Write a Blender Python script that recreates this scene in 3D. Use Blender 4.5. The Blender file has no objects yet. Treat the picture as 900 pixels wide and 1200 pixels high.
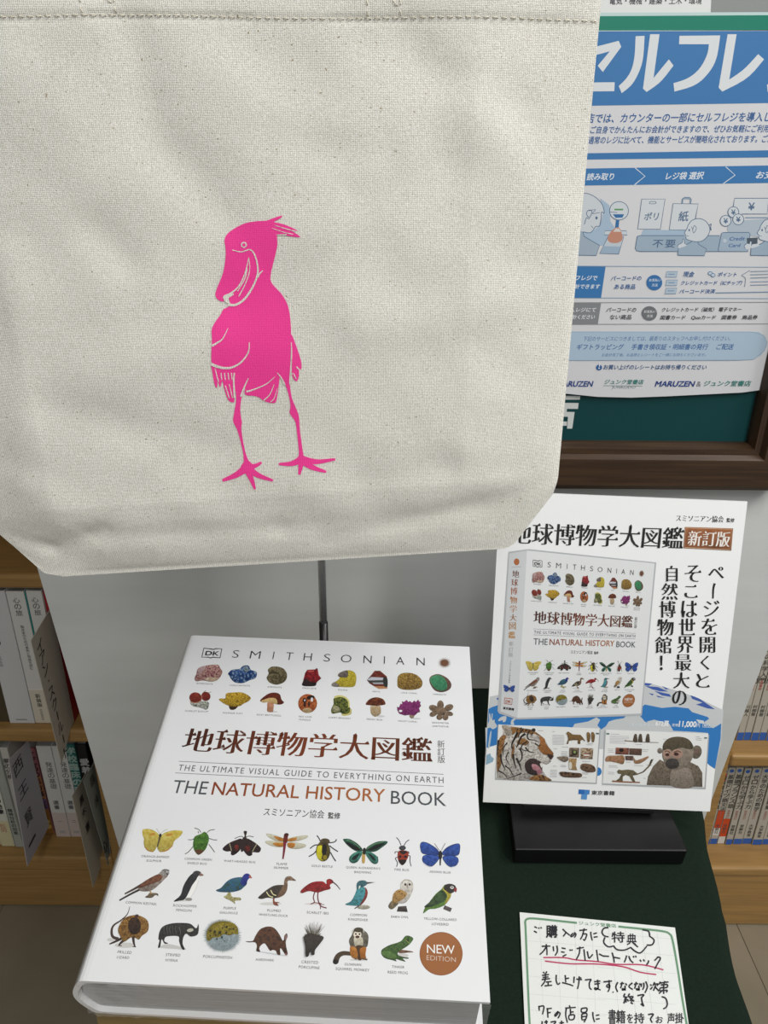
import bpy, bmesh, math, random
from mathutils import Vector, Matrix, noise
from mathutils.geometry import delaunay_2d_cdt
random.seed(7)
sc = bpy.context.scene
COL = sc.collection

# ------------------------------------------------------------------ camera
FPX = 920.0
TH = math.atan2(FPX, 1950.0)
SR = 0.0083
CR = math.sqrt(1 - SR * SR)
CAM = Vector((0, 0, 1.43))
_R0 = Vector((1, 0, 0)); FW = Vector((0, math.cos(TH), -math.sin(TH))); _U0 = Vector((0, math.sin(TH), math.cos(TH)))
RT = _R0 * CR + _U0 * SR
UP = _U0 * CR - _R0 * SR
cam_data = bpy.data.cameras.new('camera')
cam_data.sensor_fit = 'VERTICAL'; cam_data.sensor_height = 36; cam_data.lens = 36 * FPX / 1200
cam_data.clip_start = 0.02; cam_data.clip_end = 50
cam = bpy.data.objects.new('camera', cam_data); COL.objects.link(cam)
m = Matrix((RT, UP, -FW)).transposed().to_4x4(); m.translation = CAM
cam.matrix_world = m
sc.camera = cam

# ------------------------------------------------------------------ world, lights, exposure
sc.view_settings.view_transform = 'Standard'
sc.view_settings.look = 'None'
sc.view_settings.gamma = 1
sc.view_settings.exposure = -0.12
w = bpy.data.worlds.new('shop_light'); sc.world = w; w.use_nodes = True
w.node_tree.nodes['Background'].inputs[0].default_value = (0.93, 0.97, 1.0, 1)
w.node_tree.nodes['Background'].inputs[1].default_value = 0.24


def area(name, loc, size, size_y, power, target, color=(1, 0.98, 0.94)):
    l = bpy.data.lights.new(name, 'AREA'); l.shape = 'RECTANGLE'; l.size = size; l.size_y = size_y
    l.energy = power; l.color = color
    o = bpy.data.objects.new(name, l); COL.objects.link(o)
    o.location = loc
    o.rotation_euler = (Vector(target) - Vector(loc)).to_track_quat('-Z', 'Y').to_euler()
    return o


area('fluorescent_lamp', (0.0, -1.3, 2.7), 0.35, 1.2, 15, (0.1, 0.3, 1.0))
area('fluorescent_lamp', (1.0, -0.75, 2.7), 0.3, 1.2, 26, (0.2, 0.4, 0.9))
area('fluorescent_lamp', (1.5, 0.1, 2.7), 0.35, 1.3, 30, (1.4, 0.3, 0))
area('fluorescent_lamp', (0.5, -3.0, 2.7), 1.3, 0.35, 14, (0.2, -1.5, 0.8))

# ------------------------------------------------------------------ geometry of looking through the lens, used to measure the place


def ray(px, py):
    return FW + RT * ((px - 450) / FPX) + UP * ((600 - py) / FPX)


def onY(px, py, Y):
    r = ray(px, py); return CAM + r * (Y / r.y)


def onZ(px, py, Z):
    r = ray(px, py); return CAM + r * ((Z - CAM.z) / r.z)


def onX(px, py, X):
    r = ray(px, py); return CAM + r * (X / r.x)


def proj(p):
    d = Vector(p) - CAM; k = d.dot(FW)
    return (450 + FPX * d.dot(RT) / k, 600 - FPX * d.dot(UP) / k)


class Surf:
    def __init__(s, o, ex, ey, disp=None):
        s.o = Vector(o); s.ex = Vector(ex).normalized(); ey = Vector(ey)
        s.n = s.ex.cross(ey).normalized(); s.ey = s.n.cross(s.ex); s.disp = disp

    def uv(s, px, py):
        r = ray(px, py); t = (s.o - CAM).dot(s.n) / r.dot(s.n)
        d = CAM + r * t - s.o
        return (d.dot(s.ex), d.dot(s.ey))

    def p3(s, u, v, h=0.0):
        if s.disp: h += s.disp(u, v)
        return s.o + s.ex * u + s.ey * v + s.n * h


# ------------------------------------------------------------------ materials
def lin(c):
    if isinstance(c, str):
        c = [int(c[i:i + 2], 16) / 255 for i in (0, 2, 4)]
    return tuple(x / 12.92 if x <= 0.04045 else ((x + 0.055) / 1.055) ** 2.4 for x in c)


MATS = {}


def mat(name, color='808080', rough=0.5, spec=0.5, metal=0.0, coat=0.0, noise_amt=0.0, noise_scale=20, stretch=(1, 1, 1),
        bump=0.0, bump_scale=100, color2=None, trans=0.0, alpha=1.0):
    if name in MATS: return MATS[name]
    M = bpy.data.materials.new(name); M.use_nodes = True; nt = M.node_tree; N = nt.nodes; K = nt.links
    b = N['Principled BSDF']
    b.inputs['Roughness'].default_value = rough; b.inputs['Specular IOR Level'].default_value = spec
    b.inputs['Metallic'].default_value = metal; b.inputs['Coat Weight'].default_value = coat
    b.inputs['Coat Roughness'].default_value = 0.06
    b.inputs['Transmission Weight'].default_value = trans
    b.inputs['Alpha'].default_value = alpha
    c1 = lin(color)
    b.inputs['Base Color'].default_value = (*c1, 1)
    tc = N.new('ShaderNodeTexCoord'); mp = N.new('ShaderNodeMapping'); mp.inputs['Scale'].default_value = stretch
    K.new(tc.outputs['Object'], mp.inputs[0])
    if noise_amt or color2:
        nz = N.new('ShaderNodeTexNoise'); nz.inputs['Scale'].default_value = noise_scale; nz.inputs['Detail'].default_value = 6
        K.new(mp.outputs[0], nz.inputs['Vector'])
        cr = N.new('ShaderNodeValToRGB')
        c2 = lin(color2) if color2 else tuple(x * (1 - noise_amt) for x in c1)
        cr.color_ramp.elements[0].position = 0.35; cr.color_ramp.elements[0].color = (*c2, 1)
        cr.color_ramp.elements[1].position = 0.65; cr.color_ramp.elements[1].color = (*c1, 1)
        K.new(nz.outputs[0], cr.inputs[0]); K.new(cr.outputs[0], b.inputs['Base Color'])
    if bump:
        n2 = N.new('ShaderNodeTexNoise'); n2.inputs['Scale'].default_value = bump_scale; n2.inputs['Detail'].default_value = 3
        K.new(mp.outputs[0], n2.inputs['Vector'])
        bp = N.new('ShaderNodeBump'); bp.inputs['Strength'].default_value = bump; bp.inputs['Distance'].default_value = 0.001
        K.new(n2.outputs[0], bp.inputs['Height']); K.new(bp.outputs[0], b.inputs['Normal'])
    MATS[name] = M
    return M


def ink_mat(name, rough, coat=0.0):
    M = bpy.data.materials.new(name); M.use_nodes = True; nt = M.node_tree
    b = nt.nodes['Principled BSDF']; a = nt.nodes.new('ShaderNodeAttribute'); a.attribute_name = 'Col'
    nt.links.new(a.outputs['Color'], b.inputs['Base Color'])
    b.inputs['Roughness'].default_value = rough; b.inputs['Coat Weight'].default_value = coat
    b.inputs['Coat Roughness'].default_value = 0.06
    MATS[name] = M
    return M


INK_GLOSS = ink_mat('printed_ink_laminated', 0.45, 0.6)
INK = ink_mat('printed_ink', 0.55)


def weave(M, colored, strength=0.3):
    """canvas threads: two crossed sine waves as bump, slubs and flecks as colour"""
    nt = M.node_tree; N = nt.nodes; K = nt.links; b = N['Principled BSDF']
    tc = N.new('ShaderNodeTexCoord')
    def wave(axis, sc_):
        wv = N.new('ShaderNodeTexWave'); wv.bands_direction = axis; wv.inputs['Scale'].default_value = sc_
        wv.inputs['Distortion'].default_value = 3.0; wv.inputs['Detail'].default_value = 2; wv.inputs['Detail Scale'].default_value = 3
        K.new(tc.outputs['Object'], wv.inputs['Vector']); return wv
    wa = wave('Z', 430); wb = wave('X', 330)
    ad = N.new('ShaderNodeMath'); ad.operation = 'ADD'; K.new(wa.outputs['Fac'], ad.inputs[0]); K.new(wb.outputs['Fac'], ad.inputs[1])
    nz = N.new('ShaderNodeTexNoise'); nz.inputs['Scale'].default_value = 900; nz.inputs['Detail'].default_value = 3
    K.new(tc.outputs['Object'], nz.inputs['Vector'])
    ml = N.new('ShaderNodeMath'); ml.operation = 'MULTIPLY_ADD'; ml.inputs[1].default_value = 2.2
    K.new(nz.outputs[0], ml.inputs[0]); K.new(ad.outputs[0], ml.inputs[2])
    bp = N.new('ShaderNodeBump'); bp.inputs['Strength'].default_value = strength; bp.inputs['Distance'].default_value = 0.0006
    K.new(ml.outputs[0], bp.inputs['Height']); K.new(bp.outputs[0], b.inputs['Normal'])
    if colored:
        cr = N.new('ShaderNodeValToRGB'); e = cr.color_ramp.elements
        e[0].position = 0.5; e[0].color = (*lin('c9c7bd'), 1); e[1].position = 2.6 / 3.2; e[1].color = (*lin('efeee8'), 1)
        sc_ = N.new('ShaderNodeMath'); sc_.operation = 'MULTIPLY'; sc_.inputs[1].default_value = 1 / 3.2
        K.new(ml.outputs[0], sc_.inputs[0]); K.new(sc_.outputs[0], cr.inputs[0])
        fl = N.new('ShaderNodeTexNoise'); fl.inputs['Scale'].default_value = 620; fl.inputs['Detail'].default_value = 0
        mp = N.new('ShaderNodeMapping'); mp.inputs['Scale'].default_value = (1, 1, 1.6); K.new(tc.outputs['Object'], mp.inputs[0]); K.new(mp.outputs[0], fl.inputs['Vector'])
        fr_ = N.new('ShaderNodeValToRGB'); fe = fr_.color_ramp.elements
        fe[0].position = 0.15; fe[0].color = (0.5, 0.44, 0.34, 1); fe[1].position = 0.2; fe[1].color = (1, 1, 1, 1)
        K.new(fl.outputs[0], fr_.inputs[0])
        mx = N.new('ShaderNodeMix'); mx.data_type = 'RGBA'; mx.blend_type = 'MULTIPLY'; mx.inputs[0].default_value = 1
        K.new(cr.outputs[0], mx.inputs[6]); K.new(fr_.outputs[0], mx.inputs[7]); K.new(mx.outputs[2], b.inputs['Base Color'])


CANVAS = mat('natural_canvas', 'd9d3c4', 0.9, 0.15); weave(CANVAS, True)
PINKINK = mat('fluorescent_pink_ink', 'f4409a', 0.6, 0.3); weave(PINKINK, False, 0.25)
WHITE = mat('white_card', 'e9ebec', 0.45)
COVER = mat('laminated_white_cover', 'dcdee0', 0.5, 0.5, coat=0.6)
PAGES = mat('page_edges', 'a9abac', 0.75, noise_amt=0.25, noise_scale=60, stretch=(0.4, 0.4, 26))
OAK = mat('light_oak_veneer', 'a8834e', 0.42, 0.5, noise_amt=0.22, noise_scale=14, stretch=(0.6, 6, 14))
WALNUT = mat('walnut_frame', '44301f', 0.4, 0.5, noise_amt=0.45, noise_scale=16, stretch=(0.7, 8, 22))
WALNUTV = mat('walnut_frame_upright', '44301f', 0.4, 0.5, noise_amt=0.45, noise_scale=16, stretch=(22, 8, 0.7))
PANEL = mat('grey_painted_panel', 'c8cbca', 0.55, 0.4, noise_amt=0.05, noise_scale=5, stretch=(1, 1, 7), bump=0.12, bump_scale=60)
TEAL = mat('dark_teal_board', '063c3e', 0.5, 0.3)
CLOTH = mat('dark_green_cloth', '17251c', 0.92, 0.15, noise_amt=0.2, noise_scale=400, bump=0.3, bump_scale=900)
BLACK = mat('black_plastic', '0c0c0e', 0.4, 0.35, bump=0.05, bump_scale=700)
CHROME = mat('chrome', 'e6e8e8', 0.22, metal=.72)
STEELBLACK = mat('black_steel', '1a1a1b', 0.3, 0.5)
FLOORM = mat('grey_vinyl_tile', '8f8572', 0.42, 0.5, color2='7e7563', noise_scale=4, bump=0.05, bump_scale=30)
FILM = mat('clear_shrink_film', 'ffffff', 0.08, 0.6, trans=0.0, alpha=0.16)
THREAD = mat('cotton_thread', 'ddd6c4', 0.85)


# ------------------------------------------------------------------ object helpers
def wpos(o):
    p = Vector((0, 0, 0))
    while o: p += o.location; o = o.parent
    return p


def thing(name, label, cat, loc=(0, 0, 0), group=None, kind=None):
    o = bpy.data.objects.new(name, None); COL.objects.link(o); o.location = loc; o.empty_display_size = 0.02
    o['label'] = label; o['category'] = cat
    if group: o['group'] = group
    if kind: o['kind'] = kind
    return o


def tag(o, label, cat, group=None, kind=None):
    o['label'] = label; o['category'] = cat
    if group: o['group'] = group
    if kind: o['kind'] = kind
    return o


def mesh(name, verts, faces, material, parent=None, smooth=False, colors=None, origin=None):
    base = wpos(parent) if parent else Vector(origin or (0, 0, 0))
    me = bpy.data.meshes.new(name)
    me.from_pydata([tuple(Vector(v) - base) for v in verts], [], faces)
    if material: me.materials.append(material)
    if colors:
        a = me.color_attributes.new('Col', 'FLOAT_COLOR', 'POINT')
        a.data.foreach_set('color', [x for c in colors for x in (*c, 1.0)])
    if smooth: me.polygons.foreach_set('use_smooth', [True] * len(me.polygons))
    me.update()
    o = bpy.data.objects.new(name, me); COL.objects.link(o)
    if parent: o.parent = parent
    else: o.location = base
    return o


def boxgeo(x0, x1, y0, y1, z0, z1, bevel=0.0, seg=2, tf=None):
    bm = bmesh.new()
    vs = [bm.verts.new((x, y, z)) for x in (x0, x1) for y in (y0, y1) for z in (z0, z1)]
    for f in ((0, 1, 3, 2), (4, 6, 7, 5), (0, 4, 5, 1), (2, 3, 7, 6), (0, 2, 6, 4), (1, 5, 7, 3)):
        bm.faces.new([vs[i] for i in f])
    if bevel: bmesh.ops.bevel(bm, geom=bm.edges[:], offset=bevel, segments=seg, profile=0.5, affect='EDGES')
    bmesh.ops.recalc_face_normals(bm, faces=bm.faces)
    bm.verts.index_update()
    v = [tf @ x.co if tf else x.co.copy() for x in bm.verts]; f = [[q.index for q in p.verts] for p in bm.faces]
    bm.free()
    return v, f


def box(name, x0, x1, y0, y1, z0, z1, material, parent=None, bevel=0.0, seg=2, tf=None):
    v, f = boxgeo(x0, x1, y0, y1, z0, z1, bevel, seg, tf)
    return mesh(name, v, f, material, parent, origin=((x0 + x1) / 2, (y0 + y1) / 2, z0) if not tf else None)


def slab(name, quad, n, thick, material, parent=None, origin=None):
    """polygon (list of 3-D points, counter-clockwise seen from n) pushed back by thick"""
    n = Vector(n).normalized(); k = len(quad)
    v = [Vector(p) for p in quad] + [Vector(p) - n * thick for p in quad]
    f = [list(range(k)), list(range(2 * k - 1, k - 1, -1))] + [[i, k + i, k + (i + 1) % k, (i + 1) % k] for i in range(k)]
    return mesh(name, v, f, material, parent, origin=origin)


def tube(path, r, seg=16):
    v = []; f = []
    path = [Vector(p) for p in path]; up = Vector((0.31, 0.17, 0.93)).normalized()
    for i, p in enumerate(path):
        d = (path[min(i + 1, len(path) - 1)] - path[max(i - 1, 0)]).normalized()
        a = d.cross(up if abs(d.dot(up)) < 0.98 else Vector((1, 0, 0))).normalized(); b = d.cross(a)
        for k in range(seg):
            t = 2 * math.pi * k / seg; v.append(p + a * (r * math.cos(t)) + b * (r * math.sin(t)))
    for i in range(len(path) - 1):
        for k in range(seg):
            f.append([i * seg + k, i * seg + (k + 1) % seg, (i + 1) * seg + (k + 1) % seg, (i + 1) * seg + k])
    f.append(list(range(seg))[::-1]); f.append([(len(path) - 1) * seg + k for k in range(seg)])
    return v, f


# ------------------------------------------------------------------ lettering and flat print
_gc = {}


def glyphs(s, style='r', space=1.0):
    """fill triangles of a line of text in em units; b = bold, m = brush-cut serif strokes, l = light"""
    key = (s, style, space)
    if key in _gc: return _gc[key]
    cu = bpy.data.curves.new('t', 'FONT'); cu.body = s; cu.resolution_u = 3; cu.fill_mode = 'FRONT'; cu.space_character = space
    ob = bpy.data.objects.new('t', cu); me = ob.to_mesh()
    idx = {}; P_ = []; remap = []
    for v in me.vertices:
        k = (round(v.co.x, 4), round(v.co.y, 4))
        if k not in idx: idx[k] = len(P_); P_.append([v.co.x, v.co.y])
        remap.append(idx[k])
    T_ = []
    for p in me.polygons:
        t = [remap[i] for i in p.vertices]
        if len(set(t)) == len(t): T_.append(t if p.normal.z > 0 else t[::-1])
    ob.to_mesh_clear(); bpy.data.objects.remove(ob); bpy.data.curves.remove(cu)
    ax, ay = {'r': (0, 0), 'b': (.016, .016), 'B': (.03, .03), 'm': (.024, -.015), 'l': (-.012, -.012), 'h': (.006, .006)}[style]
    if ax or ay:
        cnt = {}
        for t in T_:
            for i in range(len(t)):
                e = (t[i], t[(i + 1) % len(t)]); cnt[e] = 1
        nx = [0] * len(P_); ny = [0] * len(P_); bd = {}
        for a, b in cnt:
            if (b, a) not in cnt:
                dx = P_[b][0] - P_[a][0]; dy = P_[b][1] - P_[a][1]; L_ = math.hypot(dx, dy) or 1
                for q in (a, b): nx[q] += dy / L_; ny[q] += -dx / L_
                bd.setdefault(a, []).append(b)
        ser = []
        if style == 'm':
            for a, bs in bd.items():
                for b in bs:
                    dx = P_[b][0] - P_[a][0]; dy = P_[b][1] - P_[a][1]
                    if abs(dx) < .012 and .045 < dy < .1 and nx[a] > 0 and nx[b] > 0:
                        ser.append((P_[b][0], P_[b][1] - .017))
        for i in range(len(P_)):
            L_ = math.hypot(nx[i], ny[i])
            if L_ > 1e-6:
                P_[i][0] += ax * max(-1, min(1, nx[i] / L_ * 1.3)); P_[i][1] += ay * max(-1, min(1, ny[i] / L_ * 1.3))
        for x, y in ser:
            k = len(P_); P_ += [[x - .13, y - .004], [x + .03, y - .01], [x - .025, y + .085]]; T_.append([k, k + 1, k + 2])
    xs = [p[0] for p in P_]; ys = [p[1] for p in P_]
    _gc[key] = (P_, T_, (min(xs), min(ys), max(xs), max(ys)))
    return _gc[key]


def spline(pts, n=5, closed=True):
    out = []; k = len(pts)
    rng = range(k if closed else k - 1)
    for i in rng:
        g = (lambda j: pts[j % k]) if closed else (lambda j: pts[max(0, min(k - 1, j))])
        p0, p1, p2, p3 = g(i - 1), g(i), g(i + 1), g(i + 2)
        for s in range(n):
            t = s / n
            out.append(tuple(0.5 * (2 * p1[d] + (p2[d] - p0[d]) * t + (2 * p0[d] - 5 * p1[d] + 4 * p2[d] - p3[d]) * t * t
                                    + (3 * p1[d] - p0[d] - 3 * p2[d] + p3[d]) * t ** 3) for d in (0, 1)))
    if not closed: out.append(tuple(pts[-1]))
    return out


def soft(pts, it=2):
    """round the gentle corners of an outline, keep the sharp ones"""
    for _ in range(it):
        out = []; n = len(pts)
        for i in range(n):
            a, b, c = pts[i - 1], pts[i], pts[(i + 1) % n]
            t = abs(math.atan2((b[0] - a[0]) * (c[1] - b[1]) - (b[1] - a[1]) * (c[0] - b[0]), (b[0] - a[0]) * (c[0] - b[0]) + (b[1] - a[1]) * (c[1] - b[1])))
            if .02 < t < .8: out += [(b[0] * .75 + a[0] * .25, b[1] * .75 + a[1] * .25), (b[0] * .75 + c[0] * .25, b[1] * .75 + c[1] * .25)]
            else: out.append(b)
        pts = out
    return pts


class Ink:
    """flat print collected as coloured triangles in photo measure, laid on a surface by build()"""
    def __init__(s, surf=None):
        s.v = []; s.f = []; s.c = []; s.h = []; s.layer = 0; s.surf = surf; s.gain = .86; s.fr(0, 0, 1)

    def fr(s, ox, oy, k): s.ox, s.oy, s.k = ox, oy, k; return s

    def X(s, p): return (s.ox + p[0] * s.k, s.oy + p[1] * s.k)

    def add(s, pts, tris, cols):
        b = len(s.v); s.v += pts; s.c += [tuple(q * s.gain for q in c) for c in cols]; s.h += [s.layer] * len(pts)
        s.f += [[b + i for i in t] for t in tris]; s.layer += 1

    def P(s, pts, cols, fs=0.35, sm=True, cell=1.5, n=4):
        """filled outline; a list of colours is mottled like a photograph"""
        q = [s.X(p) for p in pts]
        if sm: q = spline(q, n)
        if isinstance(cols, str):
            cell = 1e9
            cl = [lin(cols)]
        else: cl = [lin(c) for c in cols]
        xs = [p[0] for p in q]; ys = [p[1] for p in q]; inner = []
        if cell < 1e6:
            y = min(ys) + cell / 2; r = 0
            while y < max(ys):
                x = min(xs) + cell * (0.5 if r % 2 else 0.1)
                while x < max(xs):
                    if s.inside(q, x, y): inner.append((x, y))
                    x += cell
                y += cell * 0.87; r += 1
        out = delaunay_2d_cdt([Vector(p) for p in q + inner], [], [list(range(len(q)))], 1, 1e-5)
        vs = [(v.x, v.y) for v in out[0]]
        seed = random.random() * 50; y0_ = min(ys); hy_ = max(1e-6, max(ys) - y0_)
        def colr(x, y):
            if len(cl) == 1: return cl[0]
            t = noise.noise(Vector((x * fs, y * fs, seed))) * 1.0 + .5 + (noise.noise(Vector((x * fs * 3, y * fs * 3, seed))) * .7)
            t = max(0, min(.999, t)) * (len(cl) - 1); i = int(t); u = t - i
            g = 1.0 - .42 * (y - y0_) / hy_
            return tuple((cl[i][k] * (1 - u) + cl[i + 1][k] * u) * g for k in range(3))
        cc = [colr(*p) for p in vs]
        if len(cl) > 1 and cell < 1.25:      # photographed things: outline a little darker than the middle
            bset = {(round(p[0], 3), round(p[1], 3)) for p in q}
            cc = [tuple(k * .62 for k in c) if (round(p[0], 3), round(p[1], 3)) in bset else c for c, p in zip(cc, vs)]
        s.add(vs, [list(reversed(f)) for f in out[2]], cc)
        return s

    @staticmethod
    def inside(q, x, y):
        r = False; j = len(q) - 1
        for i in range(len(q)):
            if (q[i][1] > y) != (q[j][1] > y) and x < (q[j][0] - q[i][0]) * (y - q[i][1]) / (q[j][1] - q[i][1]) + q[i][0]: r = not r
            j = i
        return r

    def E(s, cx, cy, rx, ry, cols, rot=0, fs=0.35, cell=1.5, n=18):
        c, d = math.cos(math.radians(rot)), math.sin(math.radians(rot))
        return s.P([(cx + rx * math.cos(t) * c - ry * math.sin(t) * d, cy + rx * math.cos(t) * d + ry * math.sin(t) * c)
                    for t in [2 * math.pi * i / n for i in range(n)]], cols, fs, False, cell)

    def L(s, pts, w, col, w2=None, sm=True, closed=False):
        q = [s.X(p) for p in pts]
        if sm and len(q) > 2: q = spline(q, 4, closed)
        if closed: q.append(q[0])
        w = w * s.k; w2 = w if w2 is None else w2 * s.k; vs = []; n = len(q)
        for i, p in enumerate(q):
            a = q[max(0, i - 1)]; b = q[min(n - 1, i + 1)]
            if closed and i in (0, n - 1): a, b = q[n - 2], q[1]
            dx, dy = b[0] - a[0], b[1] - a[1]; L_ = math.hypot(dx, dy) or 1
            ww = (w + (w2 - w) * i / max(1, n - 1)) / 2
            vs += [(p[0] - dy / L_ * ww, p[1] + dx / L_ * ww), (p[0] + dy / L_ * ww, p[1] - dx / L_ * ww)]
        s.add(vs, [[2 * i, 2 * i + 2, 2 * i + 3, 2 * i + 1] for i in range(n - 1)], [lin(col)] * len(vs))
        return s

    def S(s, x0, y0, x1, y1, w, col, **k): return s.L([(x0, y0), (x1, y1)], w, col, **k)

    def T(s, text, x0, y0, x1, y1, col, style='r', h=None, space=1.0, slant=0.0, frac=None):
        """text whose inked width runs from (x0,y0) to (x1,y1); h = inked height in photo measure"""
        P_, T_, (a, b, c, d) = glyphs(text, style, space)
        (x0, y0), (x1, y1) = s.X((x0, y0)), s.X((x1, y1))
        u0 = Vector(s.surf.uv(x0, y0)); u1 = Vector(s.surf.uv(x1, y1)); ex = (u1 - u0) / (c - a)
        ey = Vector((-ex.y, ex.x))
        if h:
            ut = Vector(s.surf.uv(x0, y0 - h * s.k)); hh = abs((ut - u0).dot(ey.normalized()))
            ey = ey.normalized() * (hh / (d - b))
        vs = []; cs = []
        for x, y in P_:
            q = u0 + ex * (x - a) + ey * (y - b) + ex * (slant * (y - b))
            p3 = s.surf.o + s.surf.ex * q.x + s.surf.ey * q.y
            vs.append(proj(p3))
            cs.append(lin(col) if isinstance(col, str) else col((x - a) / (c - a)))
        s.add(vs, T_, cs)
        return s

    def G(s, ch, x0, y0, x1, y1, col, style='r', slant=0):
        """one character stretched into a box"""
        P_, T_, (a, b, c, d) = glyphs(ch, style)
        vs = [s.X((x0 + (x - a) / (c - a) * (x1 - x0) + slant * (y - b) / (d - b) * (x1 - x0), y1 - (y - b) / (d - b) * (y1 - y0))) for x, y in P_]
        s.add(vs, T_, [lin(col)] * len(vs))
        return s

    def C(s, text, cx, cy, size, col, style='r'):
        """each character of a column: centre and size given"""
        return s.G(text, cx - size / 2, cy - size / 2, cx + size / 2, cy + size / 2, col, style)

    def build(s, name, parent, H=None, surf=None, h0=0.00012, dh=0.00002, m=INK, absolute=False):
        surf = surf or s.surf; vs = []
        mn = min(s.h) if s.h and not absolute else 0
        for (x, y), l in zip(s.v, s.h):
            if H: x, y = H(x, y)
            u, v = surf.uv(x, y); vs.append(surf.p3(u, v, h0 + (l - mn) * dh))
        return mesh(name, vs, s.f, m, parent, colors=s.c)


def homography(src, dst):
    A = []; B = []
    for (x, y), (u, v) in zip(src, dst):
        A.append([x, y, 1, 0, 0, 0, -u * x, -u * y]); B.append(u)
        A.append([0, 0, 0, x, y, 1, -v * x, -v * y]); B.append(v)
    n = 8
    for i in range(n):
        p = max(range(i, n), key=lambda r: abs(A[r][i])); A[i], A[p] = A[p], A[i]; B[i], B[p] = B[p], B[i]
        for r in range(n):
            if r != i:
                k = A[r][i] / A[i][i]
                if k:
                    A[r] = [a - k * b for a, b in zip(A[r], A[i])]; B[r] -= k * B[i]
    h = [B[i] / A[i][i] for i in range(n)]
    return lambda x, y: ((h[0] * x + h[1] * y + h[2]) / (h[6] * x + h[7] * y + 1), (h[3] * x + h[4] * y + h[5]) / (h[6] * x + h[7] * y + 1))

# ------------------------------------------------------------------ the setting
def floor_tiles():
    sub = mesh('floor', *boxgeo(-2.2, 2.2, -1.3, 1.7, -0.03, -0.002), mat('tile_joint', '7a715f', 0.8))
    sub['kind'] = 'structure'
    S_ = 0.5; me = None
    for i in range(-5, 5):
        for j in range(-3, 4):
            x = i * S_ + 0.222; y = j * S_ + 0.13
            if x > 2.1 or y > 1.6: continue
            if me is None:
                o = mesh('tile', *boxgeo(0.0006, S_ - 0.0006, 0.0006, S_ - 0.0006, -0.0019, 0.0, 0.0006, 1), FLOORM, None)
                me = o.data; o.parent = sub
            else:
                o = bpy.data.objects.new('tile', me); COL.objects.link(o); o.parent = sub
            o.location = (x, y, 0)
floor_tiles()

YP = 0.82          # face of the grey display panel
pts = [onY(45, 670, YP), onY(130, 960, YP), onY(831, 945, YP), onY(898, 766, YP)]
def edge_x(a, b, z): t = (z - a.z) / (b.z - a.z); return a.x + (b.x - a.x) * t
zb, zt = 0.0, 2.0
q = [(edge_x(pts[0], pts[1], .45), YP, zb), (edge_x(pts[3], pts[2], .45), YP, zb), (edge_x(pts[3], pts[2], .45), YP, .45), (edge_x(pts[3], pts[2], 1.1), YP, 1.1),
     (edge_x(pts[3], pts[2], 1.1), YP, zt), (edge_x(pts[0], pts[1], 1.1), YP, zt), (edge_x(pts[0], pts[1], 1.1), YP, 1.1), (edge_x(pts[0], pts[1], .45), YP, .45)]
wall = slab('wall_back', q, (0, -1, 0), 0.05, PANEL, origin=(0, YP, 0)); wall['kind'] = 'structure'
blocker = mesh('left_light_blocker', *boxgeo(-1.12, -1.04, -2.5, 1.10, 0.0, 2.4), mat('light_blocker_grey', '6e6960', .7), origin=(-1.08, 0, 0)); blocker['kind'] = 'structure'  # unseen slab, added to keep light off the left bookcase and floor

# wooden picture frame with its teal board
fz0 = onY(700, 573, YP - .03).z; fz1 = 1.98
fx1 = onY(884, 500, YP - .028).x + .052; fx0 = -0.33
frame = thing('picture_frame', 'dark walnut picture frame with mitred corner holding a teal board on grey panel', 'frame', (0, YP - .015, fz0))
prof = [(0, 0), (0, .030), (.006, .034), (.036, .034), (.040, .028), (.046, .028), (.050, .018), (.050, 0)]   # across from outer edge, out from wall
def rail(a, b, na, nb, m):   # a,b outer corners; na,nb inward corner directions
    v = []; k = len(prof)
    for p, n_ in ((a, na), (b, nb)):
        for t, d in prof: v.append((p[0] + n_[0] * t, YP - d, p[1] + n_[1] * t))
    f = [[i, (i + 1) % k, k + (i + 1) % k, k + i] for i in range(k)] + [list(range(k))[::-1], list(range(k, 2 * k))]
    return mesh('frame_rail', v, f, m, frame)
c = [(fx0, fz0), (fx1, fz0), (fx1, fz1), (fx0, fz1)]; n4 = [(1, 1), (-1, 1), (-1, -1), (1, -1)]
rail(c[0], c[1], n4[0], n4[1], WALNUT); rail(c[1], c[2], n4[1], n4[2], WALNUTV); rail(c[2], c[3], n4[2], n4[3], WALNUT); rail(c[3], c[0], n4[3], n4[0], WALNUTV)
bbd = box('backing_board', fx0 + .045, fx1 - .045, YP - .012, YP - .001, fz0 + .045, fz1 - .045, TEAL, frame)
BS = Surf((0, YP - .012, 1.3), (1, 0, 0), (0, 0, 1))
ik = Ink(BS).fr(650, 380, .27778)
ik.P([(-60, 300), (108, 302), (106, 318), (-60, 318)], 'd5dad8', sm=False)
ik.P([(-60, 330), (101, 332), (98, 357), (-60, 355)], 'd5dad8', sm=False)
ik.P([(30, 352), (52, 352), (50, 375), (28, 375)], 'd5dad8', sm=False)
ik.P([(-60, 368), (84, 370), (74, 440), (52, 440), (56, 390), (-60, 388)], 'd5dad8', sm=False)
ik.P([(-60, 408), (52, 410), (51, 428), (-60, 427)], 'd5dad8', sm=False)
ik.build('board_lettering', bbd)
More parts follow.
